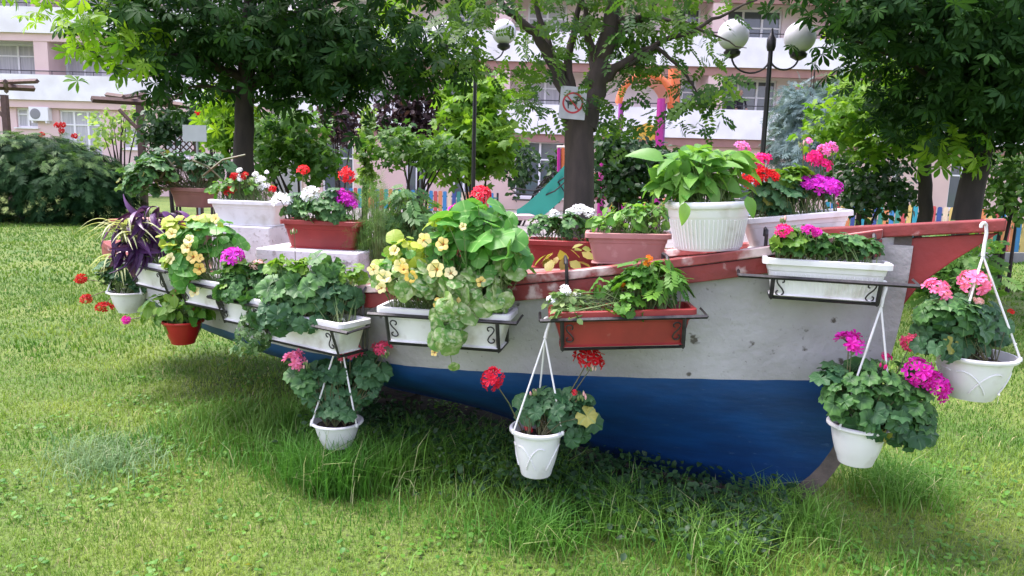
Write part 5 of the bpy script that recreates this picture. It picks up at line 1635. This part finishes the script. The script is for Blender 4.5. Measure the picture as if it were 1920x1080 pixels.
# ================================================================== TREES AND SHRUBS
GAPS = [(1300, 235, 30), (960, 210, 26), (1375, 66, 62), (1500, 84, 84), (945, 62, 45), (1074, 196, 62), (1410, 175, 55), (1210, 170, 40), (1430, 120, 40)]   # openings in the foliage
def crown_Ms(blobs, size, up=.5, out=.5, jit=.5, droop=.5, cl=.22, per=9, mul=1.0, gaps=True):
    """clusters of leaves spread through ellipsoids: (px, py, rx_px, ry_px, Y, depth_m, n)"""
    Ms = []
    for b in blobs:
        c = P(b[0], b[1], b[4]); k = b[4] / F_PX
        rad = Vector((b[2] * k, b[5], b[3] * k))
        nc = max(2, int(b[6] * mul / per))
        for _ in range(nc):
            d = rdir(); q = random.random() ** .45
            cc = c + Vector((d.x * rad.x, d.y * rad.y, d.z * rad.z)) * q
            tw = (d * .6 + rv(.4)).normalized()
            ex, ey = proj(cc)
            if gaps and any((ex - gx) ** 2 + (ey - gy) ** 2 < gr * gr for gx, gy, gr in GAPS): continue
            for _ in range(per):
                pos = cc + rv(cl * .55)
                nr = d * out * .6 + Vector((0, 0, up)) + rv(jit)
                Ms.append(leaf_M(pos, nr, Vector((tw.x, tw.y, -droop)) + rv(.5), size * random.uniform(.7, 1.2)))
    return Ms
def grow(name, label, cat, base, trunk, limbs, sets, bark=None, group=None, nparts=0):
    """trunk/limbs: lists of (px,py,Y,r); sets: (part, fn, kw, material, Ms, n_as_parts)"""
    t = thing(name, label, cat, Matrix.Translation(base), group)
    inv = Matrix.Translation(-base)
    bark = bark or M_BARK
    def path(q):
        pts = [inv @ P(a[0], a[1], a[2]) if len(a) == 4 else inv @ Vector(a[:3]) for a in q]
        return pts
    if trunk:
        pts = [inv @ Vector((base.x, base.y, -.05))] + path(trunk); r = [trunk[0][3] * 1.35] + [a[3] for a in trunk]
        MB().tube(wob(pts, .02), exp_(r, pts), 14).build('trunk', bark, t, True)
    for lm in limbs:
        pts = path(lm)
        MB().tube(wob(pts, .035), exp_([a[3] for a in lm], pts), 9).build('limb', bark, t, True)
    for part, fn, kw, m, Ms, npart in sets:
        tm = [fn(i * 7 + 3, **kw) for i in range(4)]
        if npart:
            key = sorted(Ms, key=lambda M: (M.translation - Vector(_C)).length)
            me = leaf_meshes(fn, m, 4, **kw)
            for M in key[:npart]: link('leaf', random.choice(me), t, inv @ M)
            Ms = key[npart:]
        bulk(part, tm, m, Ms, t, inv)
    return t
def wob(pts, a):
    out = []
    for i in range(len(pts) - 1):
        for j in range(4):
            p = pts[i].lerp(pts[i + 1], j / 4)
            out.append(p + (rv(a * .4) if (i or j) else Vector()))
    return out + [pts[-1]]
def exp_(r, pts):
    out = []
    for i in range(len(r) - 1):
        for j in range(4): out.append(r[i] + (r[i + 1] - r[i]) * j / 4)
    return out + [r[-1]]
def gbase(px, Y):
    p = P(px, 330, Y); return Vector((p.x, Y, 0))

# left chestnut
Y = 9.6
ch = crown_Ms([(470, 80, 180, 95, Y, 1.5, 420), (330, 60, 140, 60, Y - .6, 1.2, 170), (640, 80, 190, 95, Y, 1.5, 400), (780, 130, 95, 55, Y, 1.0, 110), (570, 150, 140, 45, Y, 1.2, 130),
               (420, -110, 330, 120, Y, 1.8, 420), (760, -100, 200, 120, Y + .3, 1.6, 240), (330, 150, 70, 28, Y - .4, .7, 36)], .155, up=.55, mul=1.5, jit=.4, cl=.30, per=7)
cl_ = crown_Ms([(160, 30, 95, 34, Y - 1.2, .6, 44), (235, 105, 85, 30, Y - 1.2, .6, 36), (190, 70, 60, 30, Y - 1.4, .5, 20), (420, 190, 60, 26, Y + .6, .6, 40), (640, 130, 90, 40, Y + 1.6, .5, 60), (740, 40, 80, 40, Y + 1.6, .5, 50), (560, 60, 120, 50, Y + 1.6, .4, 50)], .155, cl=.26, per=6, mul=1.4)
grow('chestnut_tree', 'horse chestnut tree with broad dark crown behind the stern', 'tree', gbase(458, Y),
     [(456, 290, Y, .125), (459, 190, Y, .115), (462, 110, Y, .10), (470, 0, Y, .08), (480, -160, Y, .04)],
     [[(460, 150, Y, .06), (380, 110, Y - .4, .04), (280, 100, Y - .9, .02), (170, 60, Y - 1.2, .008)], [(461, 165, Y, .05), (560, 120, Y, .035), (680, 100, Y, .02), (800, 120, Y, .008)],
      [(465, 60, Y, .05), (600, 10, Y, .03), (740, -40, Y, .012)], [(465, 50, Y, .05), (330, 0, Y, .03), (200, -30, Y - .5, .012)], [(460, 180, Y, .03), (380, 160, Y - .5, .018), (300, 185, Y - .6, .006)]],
     [('crown', lf_palmate, {}, LM_CHEST, ch, 230), ('lit_leaves', lf_palmate, {}, LM_CHEST_LIT, cl_, 60)])

# forked tree
Y = 8.0
ac = crown_Ms([(990, 95, 70, 60, Y, 1.0, 90), (1170, 40, 130, 50, Y, 1.2, 170), (1330, 30, 110, 36, Y - .3, 1.0, 110), (1312, 195, 55, 38, Y - .3, .5, 60), (1130, 150, 70, 40, Y + .5, .5, 36), (950, 20, 90, 40, Y, 1.0, 110),
               (1240, 115, 80, 40, Y, .8, 60), (1000, 195, 55, 34, Y, .6, 44), (1120, -110, 330, 90, Y, 1.5, 420), (855, 80, 50, 60, Y + .6, .8, 90), (1160, 235, 50, 30, Y + .6, .5, 34), (1180, 110, 50, 40, Y + .3, .5, 30)], .21, up=.5, jit=.5, cl=.24, per=6)
ac += crown_Ms([(1062, 176, 22, 16, Y - .45, .12, 8), (1105, 178, 26, 18, Y - .4, .12, 8)], .14, per=4, cl=.08, gaps=False)
def ap(*q): return [(x, y, Y + d, r) for x, y, d, r in q]
grow('forked_tree', 'forked tree with feathery leaves and a sign on its trunk', 'tree', gbase(1085, Y),
     ap((1086, 380, 0, .165), (1086, 260, 0, .155), (1092, 205, 0, .15)),
     [ap((1096, 240, 0, .13), (1112, 175, 0, .125), (1128, 110, 0, .11), (1142, 50, 0, .085), (1160, -40, 0, .06), (1175, -160, 0, .03)),
      ap((1078, 250, .02, .10), (1062, 185, .02, .085), (1036, 120, 0, .065), (1005, 60, -.1, .05), (955, 20, -.2, .035), (900, -40, -.2, .015)),
      ap((1060, 170, .02, .05), (1035, 100, .1, .04), (1010, 30, .2, .03), (985, -60, .2, .012)), ap((1072, 190, .02, .06), (1064, 110, .05, .045), (1075, 50, .1, .035), (1100, -30, .1, .018)),
      ap((1112, 165, 0, .055), (1165, 118, -.1, .045), (1240, 80, -.2, .03), (1330, 40, -.3, .018), (1420, 0, -.4, .008)), ap((1130, 100, 0, .06), (1180, 55, 0, .045), (1225, 10, 0, .03), (1280, -60, 0, .012)),
      ap((1140, 140, 0, .03), (1230, 92, -.3, .022), (1285, 140, -.3, .014), (1320, 190, -.3, .006)), ap((1150, 40, 0, .04), (1230, 30, -.2, .025), (1330, 60, -.3, .012), (1400, 90, -.3, .004)),
      ap((1118, 120, 0, .05), (1098, 60, -.1, .035), (1090, 0, -.1, .02), (1080, -80, -.1, .01))],
     [('crown', lf_pinnate, {}, LM_ACACIA, ac, 220)], M_BARKL)

# right chestnut
Y = 9.0
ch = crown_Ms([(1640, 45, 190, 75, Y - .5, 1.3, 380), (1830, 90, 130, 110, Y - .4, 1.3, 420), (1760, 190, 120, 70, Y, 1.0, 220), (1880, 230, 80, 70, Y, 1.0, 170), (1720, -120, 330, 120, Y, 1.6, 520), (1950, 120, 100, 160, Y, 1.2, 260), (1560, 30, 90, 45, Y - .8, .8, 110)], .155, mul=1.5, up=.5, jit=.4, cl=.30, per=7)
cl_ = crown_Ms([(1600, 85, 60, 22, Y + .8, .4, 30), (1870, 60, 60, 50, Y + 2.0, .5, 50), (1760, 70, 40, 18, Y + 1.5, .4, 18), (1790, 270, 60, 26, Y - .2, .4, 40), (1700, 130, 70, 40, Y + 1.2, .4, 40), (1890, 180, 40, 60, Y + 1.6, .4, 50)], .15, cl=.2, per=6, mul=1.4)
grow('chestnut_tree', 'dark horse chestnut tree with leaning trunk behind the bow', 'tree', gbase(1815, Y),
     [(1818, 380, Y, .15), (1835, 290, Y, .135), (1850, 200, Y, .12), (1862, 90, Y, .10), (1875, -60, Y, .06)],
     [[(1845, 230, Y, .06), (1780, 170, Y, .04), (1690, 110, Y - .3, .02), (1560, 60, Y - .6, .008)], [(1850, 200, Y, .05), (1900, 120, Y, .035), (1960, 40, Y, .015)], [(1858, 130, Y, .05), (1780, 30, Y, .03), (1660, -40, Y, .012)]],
     [('crown', lf_palmate, {}, LM_CHEST, ch, 230), ('lit_leaves', lf_palmate, {}, LM_CHEST_LIT, cl_, 30)])
# bright maple
Y = 11.2
mp = crown_Ms([(1640, 180, 90, 50, Y, 1.0, 420), (1570, 225, 55, 45, Y, .8, 240), (1680, 245, 110, 50, Y - .2, .9, 380), (1640, 270, 80, 30, Y - .2, .7, 160), (1740, 170, 80, 50, Y, .8, 200)], .13, up=.6, jit=.4, cl=.22, per=8, droop=.8)
grow('maple_tree', 'bright green maple with drooping leaves between the cedar and the dark chestnut', 'tree', gbase(1737, Y),
     [(1736, 395, Y, .10), (1734, 300, Y, .09), (1725, 220, Y, .06), (1700, 150, Y, .03)], [[(1730, 260, Y, .04), (1660, 220, Y, .025), (1570, 220, Y, .008)], [(1730, 250, Y, .04), (1690, 260, Y, .02), (1620, 270, Y, .006)]],
     [('crown', lf_maple, {}, LM_MAPLE, mp, 200)])
def shrub(name, label, px, Y, blobs, fn, m, size, cat='shrub', kw={}, stems=5, cl=.2, per=9, **k2):
    Ms = crown_Ms([b[:4] + (Y + b[4],) + b[5:] for b in blobs], size, cl=cl, per=per, mul=1.7, **k2)
    b0 = gbase(px, Y); lm = []
    for i in range(stems):
        b = random.choice(blobs)
        lm.append([(b0.x + random.uniform(-.1, .1), Y + random.uniform(-.1, .1), 0, 0, .03)] if False else None)
    t = thing(name, label, cat, Matrix.Translation(b0)); inv = Matrix.Translation(-b0)
    mb = MB()
    for i in range(stems):
        b = random.choice(blobs); e = inv @ P(b[0] + random.uniform(-.4, .4) * b[2], b[1] + random.uniform(-.4, .2) * b[3], Y + b[4])
        s0 = Vector((random.uniform(-.12, .12), random.uniform(-.12, .12), -.02)); md = s0.lerp(e, .5) + Vector((0, 0, .12 * e.z))
        MB().tube([s0, md, e], [.030, .020, .006], 7).build('stem', M_BARK, t, True)
    bulk('foliage', [fn(i * 5 + 1, **kw) for i in range(4)], m, Ms, t, inv)
    return t
shrub('blue_cedar', 'blue-grey cedar in front of the white balconies', 1515, 20.0, [(1520, 150, 50, 45, 0, 1.2, 420), (1515, 210, 62, 50, 0, 1.4, 560), (1510, 280, 66, 50, 0, 1.4, 420), (1525, 100, 28, 30, 0, .6, 140)], lf_spray, LM_CEDAR, .42, 'conifer', {'w': .03}, droop=.7)
shrub('dark_shrub', 'dense dark evergreen shrub between forked tree and lamp post', 1180, 12.5, [(1175, 295, 75, 45, 0, .9, 520), (1165, 340, 70, 40, 0, .9, 380), (1235, 330, 50, 50, 0, .8, 260), (1140, 270, 40, 30, 0, .6, 140)], lf_oval, LM_DARK, .13)
shrub('dark_shrub', 'dense dark shrub under the bright maple behind the bow flowers', 1625, 12.0, [(1625, 330, 55, 65, 0, .9, 620), (1660, 370, 50, 40, 0, .7, 260)], lf_oval, LM_DARK, .12)
shrub('green_shrub', 'mid-green leafy shrub at the foot of the leaning chestnut', 1900, 10.5, [(1905, 325, 55, 50, 0, .8, 480), (1890, 380, 50, 30, 0, .7, 240)], lf_oval, LM_MID, .10)
shrub('green_shrub', 'low shrub growing behind the red bow knee', 1795, 6.6, [(1795, 500, 42, 30, 0, .35, 150), (1770, 520, 34, 24, .1, .3, 90)], lf_cut, LM_MID, .16)
shrub('catalpa_tree', 'yellow-green large-leaved catalpa behind the left lamp post', 900, 15.5, [(915, 265, 58, 48, 0, .9, 360), (860, 300, 62, 34, .2, .8, 200), (890, 180, 56, 60, .3, .9, 300), (860, 225, 40, 40, .3, .8, 160)], lf_maple, LM_MAPLE, .21, 'tree', cl=.28, droop=.9)
shrub('plum_tree', 'dark purple plum tree behind the chestnut crown, right of the vine column', 790, 17.0, [(775, 190, 62, 45, 0, 1.0, 480), (800, 235, 50, 36, 0, .9, 300), (730, 225, 36, 36, 0, .7, 200)], lf_oval, LM_PLUM, .15, 'tree')
shrub('plum_tree', 'dark purple plum tree with thin trunks beside the pale vine column', 640, 18.5, [(635, 225, 44, 30, 0, .8, 300), (655, 250, 30, 22, 0, .6, 140)], lf_oval, LM_PLUM, .15, 'tree')
shrub('vine_column', 'pale green vine climbing a post behind the fennel', 690, 14.0, [(688, 230, 12, 40, 0, .12, 110), (685, 290, 15, 50, 0, .15, 150), (692, 340, 20, 30, 0, .2, 120)], lf_maple, LM_VINE, .09, 'vine', cl=.07)
shrub('green_shrub', 'broad dark and light green shrub behind the white and red geranium box', 560, 13.0, [(540, 250, 75, 45, 0, .9, 420), (590, 300, 46, 40, .1, .7, 240), (500, 290, 46, 40, .2, .7, 220)], lf_maple, LM_MID, .13)
shrub('lime_shrub', 'lime-green shrub to the left of the chestnut trunk', 425, 14.0, [(425, 245, 36, 48, 0, .6, 260), (418, 200, 30, 22, 0, .5, 90)], lf_maple, LM_MAPLE, .14)
shrub('green_shrub', 'green shrub under the plum tree in front of the painted pickets', 760, 13.5, [(760, 275, 75, 34, 0, .8, 300), (830, 290, 45, 26, 0, .6, 140)], lf_maple, LM_MID, .13)
shrub('green_shrub', 'dark leafy shrub beside the ground-floor window left of the slide', 975, 21.0, [(975, 315, 32, 45, 0, .8, 260), (1040, 320, 20, 40, .3, .5, 110)], lf_oval, LM_DARK, .18)
shrub('climbing_rose', 'climbing rose covering the lattice panel of the pergola', 330, 19.2, [(315, 232, 48, 26, 0, .6, 280), (350, 225, 40, 26, 0, .6, 180), (300, 260, 34, 18, 0, .4, 80)], lf_oval, LM_DARK, .17)
t = shrub('rose_bush', 'loose rose bush with dark red blooms beyond the juniper hedge', 225, 22.0, [(205, 245, 60, 36, 0, .8, 140), (245, 215, 45, 34, 0, .7, 110)], lf_oval, LM_VINE, .16, stems=9)
inv = Matrix.Translation(-t.location)
for x, y in ((107, 236), (118, 234), (78, 253), (140, 255), (116, 245), (404, 228), (398, 215)):
    if x < 300: link('flower_head', flower_mesh('dred', 1), t, inv @ leaf_M(P(x, y, 21.5), Vector((0, -1, .6)), rdir(), .11))
t = shrub('rose_bush', 'red climbing roses beside the chestnut trunk and grey sign board', 400, 16.0, [(395, 225, 22, 30, 0, .3, 70)], lf_oval, LM_MID, .14, stems=4)
inv = Matrix.Translation(-t.location)
for x, y in ((404, 228), (398, 216), (384, 215), (372, 212), (405, 222)): link('flower_head', flower_mesh('red', 1), t, inv @ leaf_M(P(x, y, 15.6), Vector((0, -1, .6)), rdir(), .09))
# juniper hedge
def hedge():
    Y = 18.2
    b0 = gbase(60, Y); t = thing('juniper_hedge', 'wide feathery juniper hedge at the left edge of the lawn', 'hedge', Matrix.Translation(b0)); inv = Matrix.Translation(-b0)
    A, B = [], []
    for (px, py, rx, ry, dY, dep, n) in ((20, 345, 150, 95, 0, 1.6, 1500), (130, 355, 110, 78, 0, 1.4, 1100), (-130, 340, 150, 105, 0, 1.8, 900), (195, 380, 50, 45, .1, 1.0, 380), (70, 300, 110, 50, .2, 1.2, 500)):
        c = P(px, py, Y + dY); k = Y / F_PX
        for _ in range(int(n * 1.5)):
            d = rdir(); d.z = abs(d.z) if random.random() < .75 else d.z; q = random.uniform(.62, 1.02)
            pos = c + Vector((d.x * rx * k, d.y * dep, d.z * ry * k)) * q
            if pos.z < .05: pos.z = random.uniform(.05, .4)
            up = Vector((d.x * .5, d.y * .5, .9)) + rv(.25)
            M = leaf_M(pos, up, Vector((d.x, d.y - .3, .15)) + rv(.3), random.uniform(.26, .50))
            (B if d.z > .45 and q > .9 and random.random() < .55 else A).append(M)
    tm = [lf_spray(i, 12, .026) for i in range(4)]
    bulk('foliage', tm, LM_JUNI, A, t, inv); bulk('pale_upper_sprays', tm, LM_JUNIH, B, t, inv)  # second set: paler sprays on the upper outer faces
    mb = MB()
    for i in range(7): MB().tube([(i * .9 - 3, 0, 0), (i * .9 - 3 + random.uniform(-.3, .3), 0, .8), (i * .9 - 3 + random.uniform(-.6, .6), -.2, 1.5)], [.06, .045, .015], 6).build('stem', M_BARK, t, True)
hedge()

# ================================================================== GRASS
def grassmat(name, a, b_, straw, nlo=.40, nhi=.62):
    m, nt, N, L, bs = nodes_of(name)
    geo = N.new('ShaderNodeNewGeometry')
    n1 = N.new('ShaderNodeTexNoise'); n1.inputs['Scale'].default_value = 1.5; n1.inputs['Detail'].default_value = 5
    L.new(geo.outputs['Position'], n1.inputs['Vector'])
    at = N.new('ShaderNodeAttribute'); at.attribute_name = 'rnd'
    r = N.new('ShaderNodeMapRange'); r.inputs[1].default_value, r.inputs[2].default_value = nlo, nhi
    L.new(n1.outputs['Fac'], r.inputs[0])
    ad = N.new('ShaderNodeMath'); ad.operation = 'MULTIPLY_ADD'; ad.inputs[1].default_value = .4; L.new(at.outputs['Fac'], ad.inputs[0])
    sb = N.new('ShaderNodeMath'); sb.operation = 'SUBTRACT'; sb.inputs[1].default_value = .2; L.new(r.outputs[0], sb.inputs[0]); L.new(sb.outputs[0], ad.inputs[2]); ad.use_clamp = True
    mx = N.new('ShaderNodeMix'); mx.data_type = 'RGBA'; mx.inputs['A'].default_value, mx.inputs['B'].default_value = c4(a), c4(b_); L.new(ad.outputs[0], mx.inputs['Factor'])
    gt = N.new('ShaderNodeMath'); gt.operation = 'GREATER_THAN'; gt.inputs[1].default_value = .96; L.new(at.outputs['Fac'], gt.inputs[0])
    m2 = N.new('ShaderNodeMix'); m2.data_type = 'RGBA'; L.new(gt.outputs[0], m2.inputs['Factor']); L.new(mx.outputs['Result'], m2.inputs['A']); m2.inputs['B'].default_value = c4(straw)
    L.new(m2.outputs['Result'], bs.inputs['Base Color']); bs.inputs['Roughness'].default_value = .55; bs.inputs['Specular IOR Level'].default_value = .3
    tr = N.new('ShaderNodeBsdfTranslucent'); L.new(m2.outputs['Result'], tr.inputs[0])
    ms = N.new('ShaderNodeMixShader'); ms.inputs[0].default_value = .35; L.new(bs.outputs[0], ms.inputs[1]); L.new(tr.outputs[0], ms.inputs[2]); L.new(ms.outputs[0], N['Material Output'].inputs['Surface'])
    return m
def blades(name, xy, hgt, wid, m, lean=.5, flop=.6):
    n = len(xy)
    a = rs.random(n) * 2 * np.pi; b_ = a + rs.normal(0, .6, n) + np.pi / 2
    ln = np.abs(rs.normal(lean, .3, n))
    d = np.stack([np.cos(a), np.sin(a)], 1); w = np.stack([np.cos(b_), np.sin(b_)], 1)
    V = np.zeros((n, 5, 3)); base = np.zeros((n, 3)); base[:, :2] = xy
    W = np.zeros((n, 3)); W[:, :2] = w * wid[:, None] / 2
    D = np.zeros((n, 3)); D[:, :2] = d
    up = np.array([0, 0, 1.0])
    mid = base + up * (hgt * .58)[:, None] + D * (hgt * ln * .35)[:, None]
    tip = base + up * (hgt * (1 - .25 * ln * flop))[:, None] + D * (hgt * ln * (.75 + .35 * flop))[:, None]
    V[:, 0], V[:, 1], V[:, 2], V[:, 3], V[:, 4] = base - W, base + W, mid + W * .8, mid - W * .8, tip
    V[:, :2, 2] -= .004
    idx = np.arange(n)[:, None] * 5
    quads = (idx + np.array([0, 1, 2, 3])).ravel(); tris = (idx + np.array([3, 2, 4])).ravel()
    me = bpy.data.meshes.new(name)
    me.vertices.add(n * 5); me.vertices.foreach_set('co', V.astype(np.float32).ravel())
    me.loops.add(n * 7); me.loops.foreach_set('vertex_index', np.concatenate([quads, tris]).astype(np.int32))
    me.polygons.add(2 * n)
    st = np.concatenate([np.arange(n) * 4, n * 4 + np.arange(n) * 3]); tt = np.concatenate([np.full(n, 4), np.full(n, 3)])
    me.polygons.foreach_set('loop_start', st.astype(np.int32)); me.polygons.foreach_set('loop_total', tt.astype(np.int32))
    me.polygons.foreach_set('use_smooth', np.ones(2 * n, bool))
    at = me.attributes.new('rnd', 'FLOAT', 'POINT'); at.data.foreach_set('value', np.repeat(rs.random(n), 5).astype(np.float32))
    me.materials.append(m); me.update(calc_edges=True)
    return stuff(link(name, me))
_ax = np.array([AX.x, AX.y]); _nn = np.array([NN.x, NN.y]); _st = np.array([STERN.x, STERN.y])
def boat_dist(xy):
    """signed distance outside the boat's plan outline on the near side, and station"""
    q = xy - _st; s = q @ _ax; t_ = q @ _nn
    return s, t_
def wedge(y0, y1, dens, ex=.3):
    out = []
    ys = np.linspace(y0, y1, 24)
    for a, b_ in zip(ys[:-1], ys[1:]):
        hw = b_ * .75 + ex
        n = int(dens * 2 * hw * (b_ - a))
        out.append(np.stack([rs.uniform(-hw, hw, n), rs.uniform(a, b_, n)], 1))
    return np.concatenate(out)
def patch(xy, sc=1.3, ph=0.0):
    x, y = xy[:, 0] * sc + ph, xy[:, 1] * sc + ph * .7
    return .5 + .25 * (np.sin(x * 2.1 + 1.7 * np.sin(y * 1.3)) + np.sin(y * 2.7 + 1.3 * np.sin(x * 1.9 + 2)))
GM = grassmat('mown_grass', (.085, .215, .018), (.285, .385, .060), (.46, .42, .19), .36, .66)
GL = grassmat('long_grass', (.070, .215, .022), (.170, .340, .050), (.36, .40, .17))
GB = grassmat('bluish_grass', (.11, .23, .075), (.23, .35, .15), (.42, .48, .28))
parts = []
for y0, y1, dens, h, w in ((2.2, 3.6, 7500, .026, .0034), (3.6, 5.5, 3300, .030, .0052), (5.5, 9, 1100, .036, .010), (9, 20, 260, .042, .020)):
    xy = wedge(y0, y1, dens)
    s, t_ = boat_dist(xy)
    keep = ~((((s - 3.25) / 1.45) ** 2 + ((t_ - .03) / .52) ** 2) < rs.uniform(.75, 1.05, len(s)))
    if y0 >= 9: keep &= ~((xy[:, 0] > -7.5) & (xy[:, 0] < 9.6) & (xy[:, 1] > 15.5))
    xy = xy[keep]; n = len(xy)
    k = .75 + .6 * patch(xy)
    parts.append((xy, h * k * rs.uniform(.6, 1.35, n), np.full(n, w) * rs.uniform(.7, 1.3, n)))
XY, HH, WW = (np.concatenate([p[i] for p in parts]) for i in range(3))
far = rs.random(len(XY)) < np.clip((XY[:, 1] + .35 * XY[:, 0] * (XY[:, 0] > 0) * 2 - 4.6) / 4.0, 0, 1)
GF = grassmat('tree_shade_grass', (.062, .165, .016), (.160, .265, .036), (.30, .32, .10))  # darker blades far off and to the right, tree shade put into their colour
blades('lawn_grass', XY[~far], HH[~far], WW[~far], GM, .75)
blades('shade_toned_lawn_grass', XY[far], HH[far], WW[far], GF, .75)
# longer grass round the boat
n = 12000
s = rs.uniform(1.6, BL + 1.3, n); t_ = .05 + np.abs(rs.normal(.72, .24, n))
xy = _st + s[:, None] * _ax + t_[:, None] * _nn
xy = xy[rs.random(n) < np.clip(patch(xy, 1.0, 2.0) * 1.3, .15, 1)]
n = len(xy); s, t_ = boat_dist(xy)
hh = (.065 + .045 * np.clip(1.2 - np.abs(t_ - .75), 0, 1)) * rs.uniform(.55, 1.5, n)
blades('long_grass', xy, hh, np.full(n, .0048) * rs.uniform(.7, 1.4, n), GL, .6, 1.0)
# tufts
tx = []
for px, py, r, m in ((215, 870, .24, 620), (175, 850, .17, 330), (620, 880, .14, 500), (760, 860, .16, 700), (900, 870, .15, 600), (1160, 980, .16, 700), (1480, 990, .2, 700), (1680, 930, .2, 800), (560, 800, .14, 500), (1010, 1020, .14, 400), (1330, 1040, .18, 500), (590, 905, .08, 260), (640, 910, .08, 320), (690, 905, .08, 260), (740, 895, .10, 260), (830, 885, .12, 320), (960, 905, .10, 240), (1040, 915, .09, 200)):
    g = G(px, py); tx.append((np.stack([rs.normal(g.x, r * .6, m), rs.normal(g.y, r * .6, m)], 1), px < 300))
bt = np.concatenate([a for a, f in tx if f]); gt_ = np.concatenate([a for a, f in tx if not f])
blades('bluish_grass_tufts', bt, .085 * rs.uniform(.5, 1.4, len(bt)), np.full(len(bt), .005), GB, .8, 1.2)
blades('green_grass_tufts', gt_, .165 * rs.uniform(.5, 1.5, len(gt_)), np.full(len(gt_), .0048), GL, .7, 1.1)
# clover and plantain leaves mixed into the turf
Ms = []
for _ in range(150):
    g = Vector((random.uniform(-2.6, 2.6), random.uniform(2.4, 6.5), 0)); r = random.uniform(.04, .16)
    for _ in range(random.randrange(14, 46)):
        Ms.append(leaf_M(Vector((g.x + random.gauss(0, r), g.y + random.gauss(0, r), random.uniform(.012, .034))), Vector((0, 0, 1)) + rv(.3), rdir(), random.uniform(.007, .013)))
bulk('lawn_clover', [lf_round(i) for i in range(3)], LM_MARI, Ms)
# tall blades standing in front of the low pot
tb = []
for px, py, r, m in ((600, 925, .06, 130), (640, 930, .07, 160), (680, 925, .07, 150), (730, 915, .08, 120), (560, 900, .08, 110)):
    g = G(px, py); tb.append(np.stack([rs.normal(g.x, r, m), rs.normal(g.y, r * .6, m)], 1))
tb = np.concatenate(tb)
blades('tall_grass', tb, .25 * rs.uniform(.5, 1.35, len(tb)), np.full(len(tb), .0052), GL, .5, 1.1)
# weeds below the hull, shade painted in by the dark leaf colour
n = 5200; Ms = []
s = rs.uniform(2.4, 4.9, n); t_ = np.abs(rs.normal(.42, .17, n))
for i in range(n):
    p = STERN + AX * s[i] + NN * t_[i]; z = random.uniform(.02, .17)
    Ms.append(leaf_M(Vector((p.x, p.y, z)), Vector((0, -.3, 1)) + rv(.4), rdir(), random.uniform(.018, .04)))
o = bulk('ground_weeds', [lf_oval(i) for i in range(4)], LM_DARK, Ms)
# small white clover heads in the lawn
M_CLOV = mat('clover_white', (.7, .7, .6), .8)
cm = MB(); cm.lathe([(.002, 0), (.008, .004), (.010, .010), (.006, .018), (.001, .02)], 7); cm.tube([(0, 0, -.05), (0, 0, 0)], .0012, 4)
cmesh = cm.mesh('clover', M_CLOV, True)
for i, (px, py) in enumerate(((1893, 628), (1903, 660), (1880, 690), (1893, 700), (1885, 712), (1860, 650), (1870, 760), (1800, 748))):
    g = G(px, py)
    o = link('clover_flower', cmesh, None, Matrix.Translation((g.x, g.y, .065)))
    tag(o, 'tiny white clover head standing in the lawn', 'flower', 'clover heads in the lawn')
